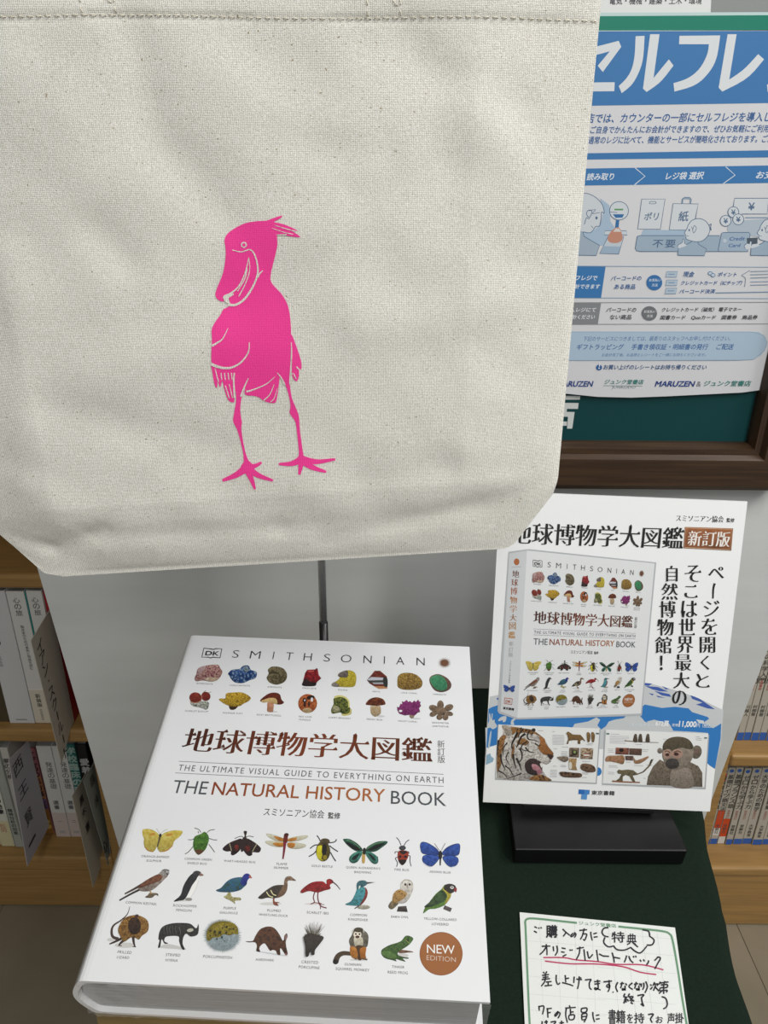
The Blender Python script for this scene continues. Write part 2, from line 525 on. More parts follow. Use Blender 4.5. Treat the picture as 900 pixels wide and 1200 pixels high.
# glossy green edge strip and upper sheet
def quadface(name, S_, px, thick, m, parent=None, h=0.0):
    q = [S_.p3(*S_.uv(x, y), h) for x, y in px]
    o = sum((Vector(p) for p in q), Vector()) / len(q)
    return slab(name, q, S_.n, thick, m, parent, origin=o)
S2 = Surf((0, YP - .016, 1.3), (1, 0, 0), (0, 0, 1))
sheet = quadface('notice_sheet', S2, [(560, -140), (560, 19), (966, 16), (985, -140)][::1], .0008, mat('pale_notice', 'd8dbdb', .4))
tag(sheet, 'pale grey notice sheet above the green strip, cut by the top of the photo', 'notice')
ik = Ink(S2)
ik.T('電気・機械・建築・土木・環境', 714, 5.5, 822, 5, '45484a', 'b', h=9)
ik.P([(833, 15), (836, -60), (940, -60), (940, 16)], '8f9393', sm=False)
ik.P([(560, 20), (560, 15.5), (966, 14), (966, 18)], 'c5dcdc', sm=False)
ik.build('notice_print', sheet, m=INK_GLOSS)
strip = quadface('header_strip', S2, [(556, 20), (553, 37), (968, 35), (970, 17.5)], .003, mat('glossy_green', '1f7d68', .25, coat=.5), h=0.001)
tag(strip, 'glossy green plastic strip along the top of the blue notice', 'strip')

# ------------------------------------------------------------------ blue self-checkout notice
S3 = Surf((0, YP - .0175, 1.3), (1, 0, 0), (0, 0, 1))
paper_px = [(560, 36), (535, 300), (524, 447), (560, 451), (620, 455), (660, 461), (700, 465), (740, 466), (780, 464.5), (830, 462), (870, 460), (892, 457)] + [proj((S3.uv(892, 457)[0], YP - .0175, z_)) for z_ in (1.22, 1.3, 1.4, onY(900, 35, YP - .0175).z)]
paper = quadface('notice_poster', S3, paper_px, .0006, mat('notice_paper', 'cdced2', .5), None)
tag(paper, 'white and blue notice in Japanese pinned inside the walnut frame', 'poster')
B1 = '3377b4'; BD = '2b5f9c'; BL = 'a9c0d6'; DK_ = '3d4046'; W_ = 'dfe4e8'; LN = '4d6b8c'
ik = Ink(S3)
def nxt(name, nn=0):
    global ik
    ly = ik.layer; ik.build(name, paper, dh=.000002, absolute=True); ik = Ink(S3); ik.layer = ly
ik.P([(560, 37), (553, 126), (950, 120), (968, 36)], B1, sm=False)
ik.fr(690, 0, .23333)
ik.P(soft([(-70, 262), (150, 205), (163, 235), (70, 362), (45, 330), (105, 258), (-70, 304)]), W_, sm=False)
ik.P(soft([(-72, 185), (-28, 185), (-45, 460), (-92, 452)]), W_, sm=False)
ik.P(soft([(-60, 415), (130, 413), (128, 458), (-72, 460)]), W_, sm=False)
ik.P(soft([(235, 182), (280, 180), (274, 300), (250, 370), (215, 430), (165, 468), (150, 432), (190, 395), (218, 345), (231, 280)]), W_, sm=False)
ik.P(soft([(308, 172), (355, 172), (325, 392), (402, 298), (425, 330), (360, 415), (290, 462), (272, 445)]), W_, sm=False)
ik.P(soft([(455, 180), (660, 178), (645, 290), (610, 360), (540, 430), (430, 460), (425, 418), (500, 395), (560, 345), (598, 270), (603, 222), (453, 222)]), W_, sm=False)
ik.P(soft([(697, 172), (742, 172), (705, 400), (780, 350), (850, 272), (880, 298), (800, 395), (670, 460), (652, 440)]), W_, sm=False)
ik.P(soft([(895, 425), (960, 400), (1010, 330), (1030, 350), (980, 430), (898, 462)]), W_, sm=False)
ik.fr(0, 0, 1)
nxt('header_print', 1)
ik.T('当店では、カウンターの一部にセルフレジを導入し', 677, 144.5, 902, 142.5, BD, 'b', h=11.5, slant=.15)
ik.T('様ご自身でかんたんにお会計ができますので、ぜひお気軽にご利用く', 683, 156.8, 906, 155, BD, 'b', h=9, slant=.15)
ik.T('通常のレジに比べて、機能とサービスが簡略化されております。ご注', 688.5, 168.8, 905, 167, BD, 'b', h=9, slant=.15)
nxt('intro_lettering', 1)
ik.P([(600, 181), (600, 188), (936, 184), (938, 175.5)], B1, sm=False)
ik.P([(600, 199), (597, 218.6), (930, 214), (934, 193.3)], B1, sm=False)
for a in ([(744, 196.5), (755.8, 206.5), (743, 217)], [(850.4, 195.3), (861.4, 205.2), (847.4, 215.3)]):
    ik.L(a, 1.0, 'dbe4ec', sm=False)
ik.T('読み取り', 687, 211.5, 718.5, 211, 'e8edf2', 'b', h=8.6, slant=.15)
ik.T('レジ袋 選択', 779.5, 211, 823.5, 210, 'e8edf2', 'b', h=9, slant=.15)
ik.T('お支払い', 885, 209.5, 925, 209, 'e8edf2', 'b', h=9, slant=.15)
nxt('step_bar_print', 1)
ik.fr(670, 215, .13333)
ik.P([(250, 130), (330, 190), (340, 330), (400, 420), (330, 560), (240, 540), (100, 460), (60, 400), (160, 430), (250, 370), (280, 250)], BL, sm=False)
ik.P([(-120, 400), (60, 405), (100, 430), (108, 465), (245, 545), (215, 633), (-130, 628)], 'a3b4c4', sm=False)
ik.L([(-60, 405), (60, 405), (100, 430), (108, 465), (245, 545), (215, 633), (-130, 628)], 6, LN, sm=False)
ik.P([(-60, 95), (90, 88), (140, 90), (210, 120), (265, 180), (285, 255), (265, 262), (240, 375), (165, 432), (90, 425), (20, 380), (-60, 380)], 'd0d7de', sm=False)
ik.L([(-60, 95), (90, 88), (150, 92), (220, 130), (270, 190), (285, 258), (262, 250), (258, 300), (245, 372), (210, 380), (165, 432), (100, 425)], 6, LN)
ik.L([(110, 360), (130, 300), (150, 310), (175, 260), (170, 235), (140, 240), (130, 270), (150, 300)], 6, LN)
ik.L([(150, 240), (210, 230), (180, 265), (245, 255)], 5, LN)
ik.E(217, 303, 10, 14, LN); ik.L([(170, 372), (188, 392)], 5, LN)
ik.E(415, 240, 86, 84, LN, n=30); ik.E(415, 240, 80, 78, 'd3dae1', n=30)
ik.P([(375, 222), (452, 222), (450, 236), (374, 236)], '5a9a5e', sm=False)
ik.L([(335, 250), (400, 256)], 5, LN)
ik.P([(360, 270), (460, 270), (445, 300), (385, 302)], '2f6fa8', sm=False)
ik.P([(390, 318), (418, 318), (412, 390), (380, 390)], '2f6fa8', sm=False)
ik.P([(295, 415), (480, 415), (488, 452), (285, 452)], 'ccd6df', sm=False); ik.L([(295, 415), (480, 415), (488, 452), (285, 452)], 5, LN, sm=False, closed=True)
ik.P([(320, 465), (457, 467), (412, 620), (245, 615)], 'c3ced8', sm=False)
ik.P([(285, 550), (432, 555), (412, 620), (245, 615)], '9fb6cc', sm=False)
ik.L([(320, 465), (457, 467), (412, 620), (245, 615)], 6, LN, sm=False, closed=True)
ik.P([(385, 390), (420, 392), (440, 440), (445, 490), (410, 520), (350, 522), (315, 495), (330, 440)], 'c58c76')
ik.P([(365, 425), (385, 395), (415, 395), (435, 425)], 'd9d4d0', sm=False)
ik.P([(630, 405), (860, 410), (900, 200), (1000, 200), (1010, 460), (600, 470)], BL, sm=False)
ik.P([(615, 137), (820, 137), (778, 402), (580, 400)], 'd5dbe1', sm=False); ik.L([(615, 137), (820, 137), (778, 402), (580, 400)], 6, LN, sm=False, closed=True)
ik.L([(690, 160), (735, 160), (740, 170), (730, 178), (688, 178), (683, 170)], 5, LN, closed=True)
ik.T('ポリ', 630, 325, 755, 322, LN, 'b', slant=.1)
ik.P([(580, 458), (1300, 458), (1300, 598), (580, 596), (558, 575), (570, 475)], '9fb3c6', sm=False); ik.L([(1300, 458), (600, 458), (575, 465), (558, 570), (570, 592), (600, 598), (1300, 598)], 6, LN, sm=False)
ik.T('不要', 705, 565, 905, 566, LN, 'b', h=72, space=1.25)
nxt('scanner_picture', 1)
ik.fr(780, 215, .13333)
ik.L([(145, 180), (150, 140), (165, 130), (205, 130), (220, 140), (215, 180)], 14, '8fa6bc', sm=False); ik.L([(140, 180), (147, 135), (165, 122), (210, 122), (226, 138), (220, 180)], 5, LN, sm=False)
ik.P([(65, 177), (285, 180), (250, 330), (240, 410), (32, 408)], 'd5dbe1', sm=False); ik.L([(240, 410), (32, 408), (65, 177), (285, 180), (262, 310)], 6, LN, sm=False)
ik.T('紙', 108, 335, 195, 333, LN, 'b')
def head(dx):
    k = (lambda L_: [(x + dx, y) for x, y in L_])
    ik.P(k([(105, 630), (110, 560), (170, 545), (215, 520), (240, 498), (275, 500), (290, 535), (358, 575), (340, 635)]), '9fb3c6', sm=False)
    ik.L(k([(105, 630), (110, 570), (215, 520), (240, 498), (275, 500), (290, 535), (358, 575), (340, 635), (105, 632)]), 6, LN, sm=False)
    ik.P(k([(195, 370), (230, 325), (290, 308), (350, 330), (388, 390), (375, 450), (330, 500), (270, 512), (210, 500), (180, 480), (165, 435), (185, 400)]), 'd3dae1')
    ik.L(k([(195, 370), (230, 325), (290, 308), (350, 330), (388, 390), (375, 450), (330, 500), (270, 512), (210, 500), (180, 485), (178, 455), (165, 435), (185, 400), (195, 370)]), 6, LN)
    ik.E(207 + dx, 410, 7, 11, LN); ik.L(k([(225, 380), (240, 400), (250, 370), (270, 395), (245, 435), (235, 395)]), 5, LN)
    ik.L(k([(185, 460), (205, 462)]), 4, LN); ik.L(k([(380, 370), (400, 355), (395, 385), (400, 408), (385, 395)]), 6, LN)
    ik.P(k([(105, 570), (110, 540), (145, 520), (150, 490), (163, 495), (165, 530), (185, 545)]), 'd3dae1'); ik.L(k([(105, 570), (110, 540), (145, 520), (150, 490), (163, 495), (165, 530)]), 5, LN)
head(0)
nxt('paper_bag_picture', 1); ik.fr(780, 215, .13333)
ik.P([(540, 400), (560, 330), (900, 310), (900, 480), (560, 440)], 'b3c1cf', sm=False)
ik.P([(605, 130), (1000, 130), (985, 270), (590, 268)], 'd5dbe1', sm=False); ik.L([(595, 200), (605, 130), (1000, 130)], 6, LN, sm=False); ik.L([(670, 268), (890, 268), (905, 150)], 6, LN, sm=False)
ik.L([(700, 300), (1000, 300)], 10, '8aa3bb', sm=False)
ik.G('¥', 722, 168, 780, 235, LN, 'B', .1)
ik.P([(490, 440), (505, 430), (730, 430), (742, 445), (722, 598), (470, 598), (460, 585)], 'a3b6c9', sm=False); ik.L([(490, 440), (505, 430), (730, 430), (742, 445), (722, 598), (475, 598), (460, 585)], 6, LN, sm=False, closed=True)
ik.E(520, 503, 17, 17, 'c0cddb'); ik.T('Credit', 556, 502, 692, 500, BD, 'b', h=32, slant=.15); ik.T('Card', 548, 560, 650, 558, BD, 'b', h=30, slant=.15)
for cx, cy in ((595, 252), (638, 315), (527, 328)):
    ik.E(cx, cy, 51, 51, LN, n=24); ik.E(cx, cy, 45, 45, 'd3dae1', n=24); ik.G('¥', cx - 20, cy - 24, cx + 20, cy + 24, LN, 'B')
head(640)
ik.P([(712, 480), (810, 475), (800, 530), (716, 538)], '4a5764', sm=False); ik.P([(690, 560), (705, 530), (735, 530), (742, 508), (755, 515), (750, 560), (720, 580)], 'd3dae1'); ik.L([(700, 570), (690, 550), (715, 525), (735, 530), (742, 508), (755, 515), (752, 550)], 5, LN)
nxt('payment_picture', 1)
ik.fr(660, 300, .26667)
ik.L([(-110, 43), (905, 49)], 2.4, '6f97bd', sm=False); ik.L([(-110, 183), (900, 187)], 2.4, '6f97bd', sm=False)
ik.P([(-110, 44), (186, 47), (166, 184), (-120, 182)], B1, sm=False)
ik.T('セルフレジで', 0, 106, 147, 107, 'e8edf2', 'b', h=21, slant=.15); ik.T('お会計できます', 5, 144, 158, 144, 'e8edf2', 'b', h=21, slant=.15)
ik.T('バーコードの', 208, 108, 341, 107, BD, 'b', h=20, slant=.15); ik.T('ある商品', 222, 146, 314, 146, BD, 'b', h=23, slant=.15)
ik.E(400, 117, 35, 34, '2f70ad', n=24); ik.T('お支払い', 376, 112, 428, 112, 'dbe6f0', 'b'); ik.T('方法', 388, 134, 414, 134, 'dbe6f0', 'b')
for k, (x, y) in enumerate(((455, 80), (455, 117), (452, 153))):
    ik.P([(x, y - 12), (x + 48, y - 12), (x + 42, y + 13), (x - 6, y + 13)], 'b5c6d6', sm=False); ik.L([(x, y - 12), (x + 48, y - 12), (x + 42, y + 13), (x - 6, y + 13)], 2, '5c82a8', sm=False, closed=True)
    ik.L([(x + 6, y), (x + 34, y)], 3, '5c82a8', sm=False)
ik.E(646, 76, 11, 9, '5c82a8'); ik.E(646, 76, 8, 6, 'c5d2de'); ik.E(658, 84, 11, 9, '5c82a8'); ik.E(658, 84, 8, 6, 'c5d2de')
ik.T('現金', 524, 92, 572, 92, BD, 'b', slant=.15); ik.T('ポイント', 676, 90, 760, 90, BD, 'b', h=19, slant=.15)
ik.T('クレジットカード（ICチップ）', 514, 128, 782, 128, BD, 'b', h=20, slant=.15); ik.T('バーコード決済', 507, 166, 664, 165, BD, 'b', h=20, slant=.15)
ik.L([(668, 162), (905, 158)], 4, '7390ad', sm=False)
ik.L([(820, 62), (800, 75), (784, 85), (800, 98), (797, 135)], 2, LN)
for y in (68, 82, 96, 114, 128): ik.L([(822, y), (900, y - 2)], 3.5, '8ea0b4', sm=False)
nxt('blue_table_row', 1); ik.fr(660, 300, .26667)
ik.L([(-110, 205), (905, 203)], 2.4, '83888e', sm=False); ik.L([(-110, 300), (900, 298)], 2.4, '83888e', sm=False)
ik.P([(-110, 206), (166, 207), (152, 299), (-120, 299)], '85888c', sm=False)
ik.T('有人レジにて', 4, 246, 141, 246, 'e8edf2', 'b', h=20, slant=.15); ik.T('お会計ください', -2, 278, 137, 277, 'e8edf2', 'b', h=20, slant=.15)
ik.T('バーコードの', 188, 246, 318, 246, DK_, 'b', h=20, slant=.15); ik.T('ない商品', 202, 279, 297, 279, DK_, 'b', h=22, slant=.15)
ik.E(378, 252, 34, 32, '6f7378', n=24); ik.T('お支払い', 354, 250, 404, 250, 'e3e5e8', 'b'); ik.T('方法', 366, 270, 392, 270, 'e3e5e8', 'b')
ik.T('クレジットカード（磁気） 電子マネー', 430, 246, 780, 244, DK_, 'b', h=20, slant=.15)
ik.T('図書カード　Quoカード　図書券　商品券', 424, 281, 850, 280, DK_, 'b', h=21, slant=.15)
nxt('grey_table_row', 1)
ik.fr(650, 380, .27778)
ik.P([(-160, 30), (860, 32), (890, 55), (895, 90), (870, 130), (830, 150), (-160, 152)], 'b0c6da', sm=False)
ik.L([(0, 32), (830, 32), (880, 45), (896, 75), (885, 110), (840, 148), (760, 152), (0, 152)], 2, '86a4c0', sm=False)
ik.T('下記のサービスにつきましては、最寄りのスタッフへお申し付けください。', 118, 71, 738, 69, BD, 'r', h=20, slant=.15)
ik.T('ギフトラッピング　 手書き領収証・明細書の発行　 ご配送', 90, 108, 750, 107, BD, 'b', h=25, slant=.15)
ik.T('お会計完了後、お品物とレシートをご一緒にお持ちくださいませ。', 197, 136, 636, 135, BD, 'r', h=14, slant=.15)
nxt('service_note_print', 1); ik.fr(650, 380, .27778)
ik.E(187, 182, 13, 12, BD, n=16); ik.T('!', 184, 188, 190, 188, 'e8edf2', 'b')
ik.T('お買い上げのレシートはお持ち帰りください', 204, 191, 638, 191, '3a5f8e', 'b', h=21, slant=.1)
nxt('receipt_note_lettering', 1); ik.fr(650, 380, .27778)
ik.T('MARUZEN', 8, 263, 158, 263, '1f3f86', 'B', h=24, slant=.15); ik.T('ジュンク堂書店', 208, 252, 372, 253, '2f8078', 'b', h=20, slant=.15)
ik.L([(205, 258), (370, 260)], 2, '8aa09c', sm=False); ik.T('JUNKUDO', 240, 273, 340, 273, '8a9a9a', 'r', h=13)
ik.T('MARUZEN', 421, 263, 586, 263, '1f3f86', 'B', h=24, slant=.15); ik.T('&', 597, 262, 616, 262, '70757c', 'r'); ik.T('ジュンク堂書店', 626, 261, 823, 261, '2f8078', 'b', h=24, slant=.15)
ik.build('shop_logos', paper, dh=.000002, absolute=True)
# ------------------------------------------------------------------ canvas tote bag
YB = 0.45
TL = Vector((-.276, YB, 1.507)); TR = Vector((.1030, YB, 1.503))
def bagpt(px, py): return onY(px, py, YB)
LCH = [bagpt(62, 675), bagpt(52, 672), bagpt(0, 626), bagpt(-9, 604), TL]
RCH = [bagpt(592, 643), bagpt(603, 637), bagpt(648, 579), bagpt(654, 560), TR]
LCH[0] = bagpt(75, 675.5)
def chain(ch, t):
    ks = (0, .012, .11, .14, 1.0)
    for i in range(4):
        if t <= ks[i + 1] or i == 3:
            u = (t - ks[i]) / (ks[i + 1] - ks[i]); p = ch[i].lerp(ch[i + 1], u); return p.x, p.z
CREASE = [  # x0,y0,x1,y1 in photo measure, half width (m), height (m)
    (12, 628, 60, 641, .006, -.003), (60, 641, 108, 622, .007, -.0028), (108, 622, 330, 614, .007, -.0022), (330, 614, 600, 590, .008, -.0018),
    (60, 690, 124, 613, .006, -.0026), (124, 613, 200, 535, .009, -.0022), (40, 560, 108, 596, .014, .0035), (380, 632, 640, 565, .007, -.002), (600, 645, 648, 560, .008, .0015),
    (430, 560, 520, 540, .012, -.002), (520, 540, 640, 548, .01, -.0015), (180, 150, 270, 250, .014, -.003), (160, 40, 175, 110, .011, -.003), (250, 90, 330, 160, .02, .003),
    (320, 165, 450, 180, .011, -.0022), (440, 60, 600, 120, .013, -.002), (560, 130, 660, 260, .014, .0025), (30, 90, 110, 200, .02, .003), (120, 270, 150, 300, .012, -.003),
    (340, 330, 440, 280, .014, -.0022), (430, 380, 600, 350, .015, .0025), (120, 430, 260, 400, .016, .003), (60, 470, 260, 520, .014, -.003), (20, 300, 40, 520, .012, .002),
    (420, 230, 520, 200, .013, -.0022), (560, 400, 650, 470, .012, -.002), (360, 560, 430, 600, .014, .002), (100, 20, 80, 130, .012, .0018), (470, 30, 520, 90, .01, -.0016)]
CR_ = []
for x0, y0, x1, y1, wd, am in CREASE:
    a = bagpt(x0, y0); b = bagpt(x1, y1); CR_.append((a.x, a.z, b.x, b.z, wd, am))
_ha, _hb = bagpt(100, 21.5), bagpt(640, 24)
def hemz(u): return _ha.z + (_hb.z - _ha.z) * (u - _ha.x) / (_hb.x - _ha.x) + .0006 * math.sin(u * 40)
def bag_disp(u, v):
    """how far the cloth stands out from the hanging plane at (x, z)"""
    z = v; tt = max(0, min(1, (z - 1.171) / .335))
    xl = -.262 - .012 * tt; xr = .109 - .006 * tt
    if z < 1.24: xl = max(xl, -.262 + (1.212 - z) * 1.05); xr = min(xr, .109 - (1.238 - z) * .62)
    zb_ = 1.171 + (u + .225) * .0747
    e = max(0, min(u - xl, xr - u)); eb = max(0, z - zb_)
    k = min(1, e / .03) ** .6 * min(1, eb / .02) ** .6
    h = .012 * min(1, e / .06) ** .7 * min(1, eb / .05) ** .7 * (1 - .55 * tt)
    d = 0
    for ax, az, bx, bz, wd, am in CR_:
        vx, vz = bx - ax, bz - az; L2 = vx * vx + vz * vz
        t = max(0, min(1, ((u - ax) * vx + (z - az) * vz) / L2)); dx, dz = u - ax - t * vx, z - az - t * vz
        q_ = (dx * dx + dz * dz) / (wd * wd)
        if q_ < 9: d += .55 * am * math.exp(-q_)
    d += .0024 * noise.noise(Vector((u * 11, z * 11, 3.3))) + .0011 * noise.noise(Vector((u * 28 + z * 9, z * 30, 8)))
    hz = hemz(u)
    if z > hz: d += .0008
    d -= .0008 * math.exp(-((z - hz) / .0014) ** 2)
    return h + d * k
BAGS = Surf((0, YB, 0), (1, 0, 0), (0, 0, 1), bag_disp)
bag = thing('tote_bag', 'natural canvas tote bag printed with a pink shoebill, hanging in front of the frame', 'bag', (-.08, YB, 1.17))
NS, NT = 200, 180; v = []; f = []
for j in range(NT + 1):
    t = j / NT; t = t if t > .14 else t
    (lx, lz), (rx, rz) = chain(LCH, t), chain(RCH, t)
    for i in range(NS + 1):
        s_ = i / NS; x = lx + (rx - lx) * s_; z = lz + (rz - lz) * s_
        v.append(BAGS.p3(x, z))
for j in range(NT):
    for i in range(NS):
        a = j * (NS + 1) + i; f.append([a, a + 1, a + NS + 2, a + NS + 1])
front = mesh('front_panel', v, f, CANVAS, bag, True)
v2 = []; f2 = []; nb = 40
for j in range(nb + 1):
    (lx, lz), (rx, rz) = chain(LCH, j / nb), chain(RCH, j / nb)
    for i in range(nb + 1):
        s_ = i / nb; x = lx + (rx - lx) * s_; z = lz + (rz - lz) * s_
        e = min(1, min(s_, 1 - s_) * 6) * min(1, j / nb * 6)
        v2.append((x, YB + .0004 + .006 * e, z))
for j in range(nb):
    for i in range(nb):
        a = j * (nb + 1) + i; f2.append([a, a + nb + 1, a + nb + 2, a + 1])
mesh('back_panel', v2, f2, CANVAS, bag, True)
# hem stitching
def stitch(v, f, u0, z0, u1, z1):
    a = BAGS.p3(u0, z0, .0004); b = BAGS.p3(u1, z1, .0004); mid = (a + b) / 2 + Vector((0, -.0006, 0))
    tv, tf_ = tube([a + Vector((0, .0006, 0)), mid, b + Vector((0, .0006, 0))], .00022, 6); k = len(v); v += tv; f += [[q + k for q in r] for r in tf_]
v = []; f = []; u = -.262
while u < .100:
    z = hemz(u); u2 = u + .0031
    stitch(v, f, u, z + .0002, u2, hemz(u2) + .0002); u += .0044
for px in (103, 141, 431, 469):
    p = bagpt(px, 20); x = p.x; z = hemz(x) + .001
    while z < 1.503: stitch(v, f, x + (z - 1.49) * -.05, z, x + (z - 1.49) * -.05 - .0004, z + .0026); z += .0042
for px in (103, 431):
    a = bagpt(px, 20).x; b = bagpt(px + 38, 20).x
    for k in range(4):
        t0, t1 = k / 4, k / 4 + .17
        stitch(v, f, a + (b - a) * t0, 1.503 - .0155 * t0, a + (b - a) * t1, 1.503 - .0155 * t1)
st = mesh('hem_stitching', v, f, THREAD, front, True); st['kind'] = 'stuff'
# handles rise from inside the hem
for px in (122, 450):
    x = bagpt(px, 20).x
    path = []
    xm = -.085
    for i in range(15):
        t = i / 14; path.append((x + (xm - x) * (t ** 1.6) * .93, YB + .003 + .05 * t, 1.493 + .145 * math.sin(t * math.pi / 2)))
    v = []; f = []
    for i, p in enumerate(path):
        for sx, sy in ((-.012, -.0012), (.012, -.0012), (.012, .0012), (-.012, .0012)): v.append((p[0] + sx, p[1] + sy, p[2]))
    for i in range(14):
        for k in range(4): f.append([i * 4 + k, i * 4 + (k + 1) % 4, i * 4 + 4 + (k + 1) % 4, i * 4 + 4 + k])
    mesh('handle', v, f, CANVAS, bag)

# printed bird
bk = Ink(BAGS).fr(230, 230, .29186); bk.surf = Surf((0, YB, 0), (1, 0, 0), (0, 0, 1))
pk = ['000000', '000000']
def BP(pts, sm=True): bk.P(pts, pk, sm=sm, cell=4); bk.layer = 0
def BLn(pts, w, w2=None): bk.L(pts, w, '000000', w2); bk.layer = 0
BP([(290, 92), (330, 78), (352, 73), (345, 83), (320, 97), (345, 103), (372, 112), (412, 131), (392, 133), (424, 157), (370, 152), (334, 148), (333, 190), (318, 255), (306, 305), (310, 340), (350, 385), (375, 430), (385, 485), (388, 545), (386, 640), (384, 730), (365, 735), (335, 690), (300, 700), (215, 715), (168, 692), (125, 680), (80, 655), (76, 600), (78, 560), (76, 520), (90, 490), (110, 462), (120, 442), (142, 430), (140, 400), (118, 412), (97, 403), (88, 385), (96, 355), (118, 300), (128, 240), (128, 200), (124, 168), (142, 138), (200, 105), (250, 95)])
BP([(388, 540), (405, 575), (427, 640), (429, 674), (420, 676), (420, 700), (410, 724), (393, 700), (392, 640), (388, 590)])
BP([(80, 650), (160, 680), (170, 740), (165, 790), (161, 808), (140, 797), (125, 752), (118, 722), (110, 746), (104, 735), (100, 718), (97, 748), (88, 738), (80, 690)])
BP([(200, 700), (300, 690), (340, 695), (340, 740), (330, 800), (320, 810), (300, 808), (278, 800), (262, 788), (240, 782), (215, 780), (205, 770), (210, 735)])
BP([(165, 680), (172, 790), (163, 850), (160, 885), (176, 920), (198, 1005), (204, 1060), (225, 1060), (222, 1042), (206, 1000), (192, 920), (194, 885), (188, 850), (191, 800), (205, 755), (222, 705)])
BP([(333, 688), (364, 735), (378, 775), (386, 820), (383, 850), (404, 882), (411, 925), (419, 1000), (418, 1035), (440, 1035), (436, 1008), (424, 925), (420, 870), (414, 845), (392, 790), (384, 735), (384, 690)])
for a, w0, w1 in ([(212, 1065), (170, 1095), (117, 1117)], 34, 10), ([(212, 1065), (232, 1110), (246, 1150)], 30, 8), ([(212, 1065), (260, 1095), (317, 1115)], 32, 8), ([(215, 1060), (245, 1058), (272, 1044)], 26, 8), \
        ([(430, 1030), (390, 1048), (340, 1050)], 30, 8), ([(430, 1030), (426, 1060), (421, 1090)], 28, 8), ([(430, 1030), (470, 1060), (527, 1080)], 34, 8), ([(430, 1030), (490, 1040), (562, 1031)], 30, 8):
    BLn(a, w0, w1)
BP([(190, 1060), (215, 1035), (240, 1060), (240, 1082), (215, 1090), (195, 1080)]); BP([(398, 1045), (425, 1015), (450, 1030), (455, 1052), (430, 1050)])
o = bk.build('bird_print', front, surf=BAGS, h0=.00035, m=PINKINK)
o['label'] = 'fluorescent pink shoebill silhouette'
bw = Ink(BAGS); bw.surf = bk.surf; bw.fr(230, 230, .29186)
def WL(pts, w, w2=None): bw.L(pts, w, 'ffffff', w2); bw.layer = 0
bw.E(201, 188, 12, 12, 'ffffff'); bw.layer = 0
WL([(155, 208), (190, 216), (225, 207), (245, 232), (256, 290), (240, 345), (205, 400), (168, 425), (138, 424)], 3, 10)
WL([(275, 290), (262, 303), (255, 318)], 4, 6)
WL([(220, 238), (205, 300), (178, 355), (140, 385), (120, 397)], 3, 8); WL([(220, 238), (223, 290), (205, 345), (180, 392)], 3, 4); WL([(212, 280), (205, 320), (175, 372)], 6, 3)
bw.P([(120, 390), (150, 378), (160, 385), (140, 400), (147, 420), (132, 418), (122, 405)], 'ffffff'); bw.layer = 0
WL([(140, 515), (120, 555), (100, 570), (78, 583)], 2, 9); WL([(224, 570), (220, 610), (190, 650), (150, 670), (110, 668), (76, 655)], 3, 12)
WL([(389, 570), (391, 620), (386, 690), (384, 735)], 3, 6); WL([(393, 690), (386, 720)], 3, 6)
WL([(335, 690), (352, 712), (364, 738)], 3, 7); WL([(220, 712), (205, 745), (190, 785)], 3, 8); WL([(165, 690), (163, 730), (166, 790)], 5, 8)
WL([(325, 705), (290, 735), (240, 757), (212, 765)], 2, 7); WL([(322, 735), (305, 775), (280, 800)], 2, 5); WL([(335, 750), (322, 790), (308, 805)], 2, 4)
for x in (113, 127, 141, 154): WL([(x, 690), (x + 3, 718)], 4, 3)
WL([(130, 740), (145, 790)], 3, 4); WL([(145, 735), (158, 790)], 3, 3); WL([(90, 672), (103, 725)], 3, 4)
WL([(322, 110), (360, 122), (405, 134)], 2, 4); WL([(312, 122), (360, 138), (395, 146)], 2, 3); WL([(330, 148), (370, 147)], 2, 5)
WL([(410, 665), (424, 680)], 5, 4); WL([(398, 690), (408, 712)], 3, 4)
o = bw.build('bird_unprinted_lines', front, surf=BAGS, h0=.00055, m=CANVAS)
bp_ = Ink(BAGS); bp_.surf = bk.surf; bp_.fr(230, 230, .29186).E(201, 188, 7, 7, '000000'); bp_.build('bird_eye', front, surf=BAGS, h0=.0007, m=PINKINK)

# chrome hanger stand behind the bag
rodp = onY(379.5, 745, .64); rx_ = rodp.x
stand = thing('hanger_stand', 'slim chrome rod stand carrying the tote bag behind the big book', 'stand', (rx_, .64, .80))
zk = onY(379, 729, .64).z
mesh('pole', *tube([(rx_, .64, zk - .01), (rx_, .64, 1.2), (rx_, .64, 1.655)], .0037, 24), CHROME, stand, True)
mesh('lower_tube', *tube([(rx_, .64, .812), (rx_, .64, .9), (rx_, .64, zk)], .0043, 24), STEELBLACK, stand, True)
box('base', rx_ - .07, rx_ + .07, .618, .73, .8035, .812, STEELBLACK, stand, .003)
mesh('arm', *tube([(rx_, .643, 1.65), (rx_, .60, 1.655), (rx_, .50, 1.652), (rx_, .485, 1.645)], .0034, 16), CHROME, stand, True)
mesh('hook_bar', *tube([(rx_ - .06, .497, 1.63), (rx_ - .055, .497, 1.632), (rx_ + .012, .497, 1.632), (rx_ + .02, .497, 1.637)], .0030, 12), CHROME, stand, True)
# ------------------------------------------------------------------ table, cloth, riser
ZT = 0.80
YAW = math.radians(-10.1)
table = thing('display_table', 'plain wooden display table under the green cloth and the big book', 'table', (.1, .5, 0))
def tx(x, y): return x + .178 * (y - .39)
q = [(tx(-.175, .22), .22, ZT), (tx(.284, .22), .22, ZT), (tx(.284, .80), .80, ZT), (tx(-.175, .80), .80, ZT)]
slab('table_top', q, (0, 0, 1), .028, OAK, table)
for (x, y) in ((-.15, .25), (.258, .25), (.258, .77), (-.15, .77)):
    box('leg', tx(x, y) - .018, tx(x, y) + .018, y - .018, y + .018, 0, ZT - .028, OAK, table, .002)
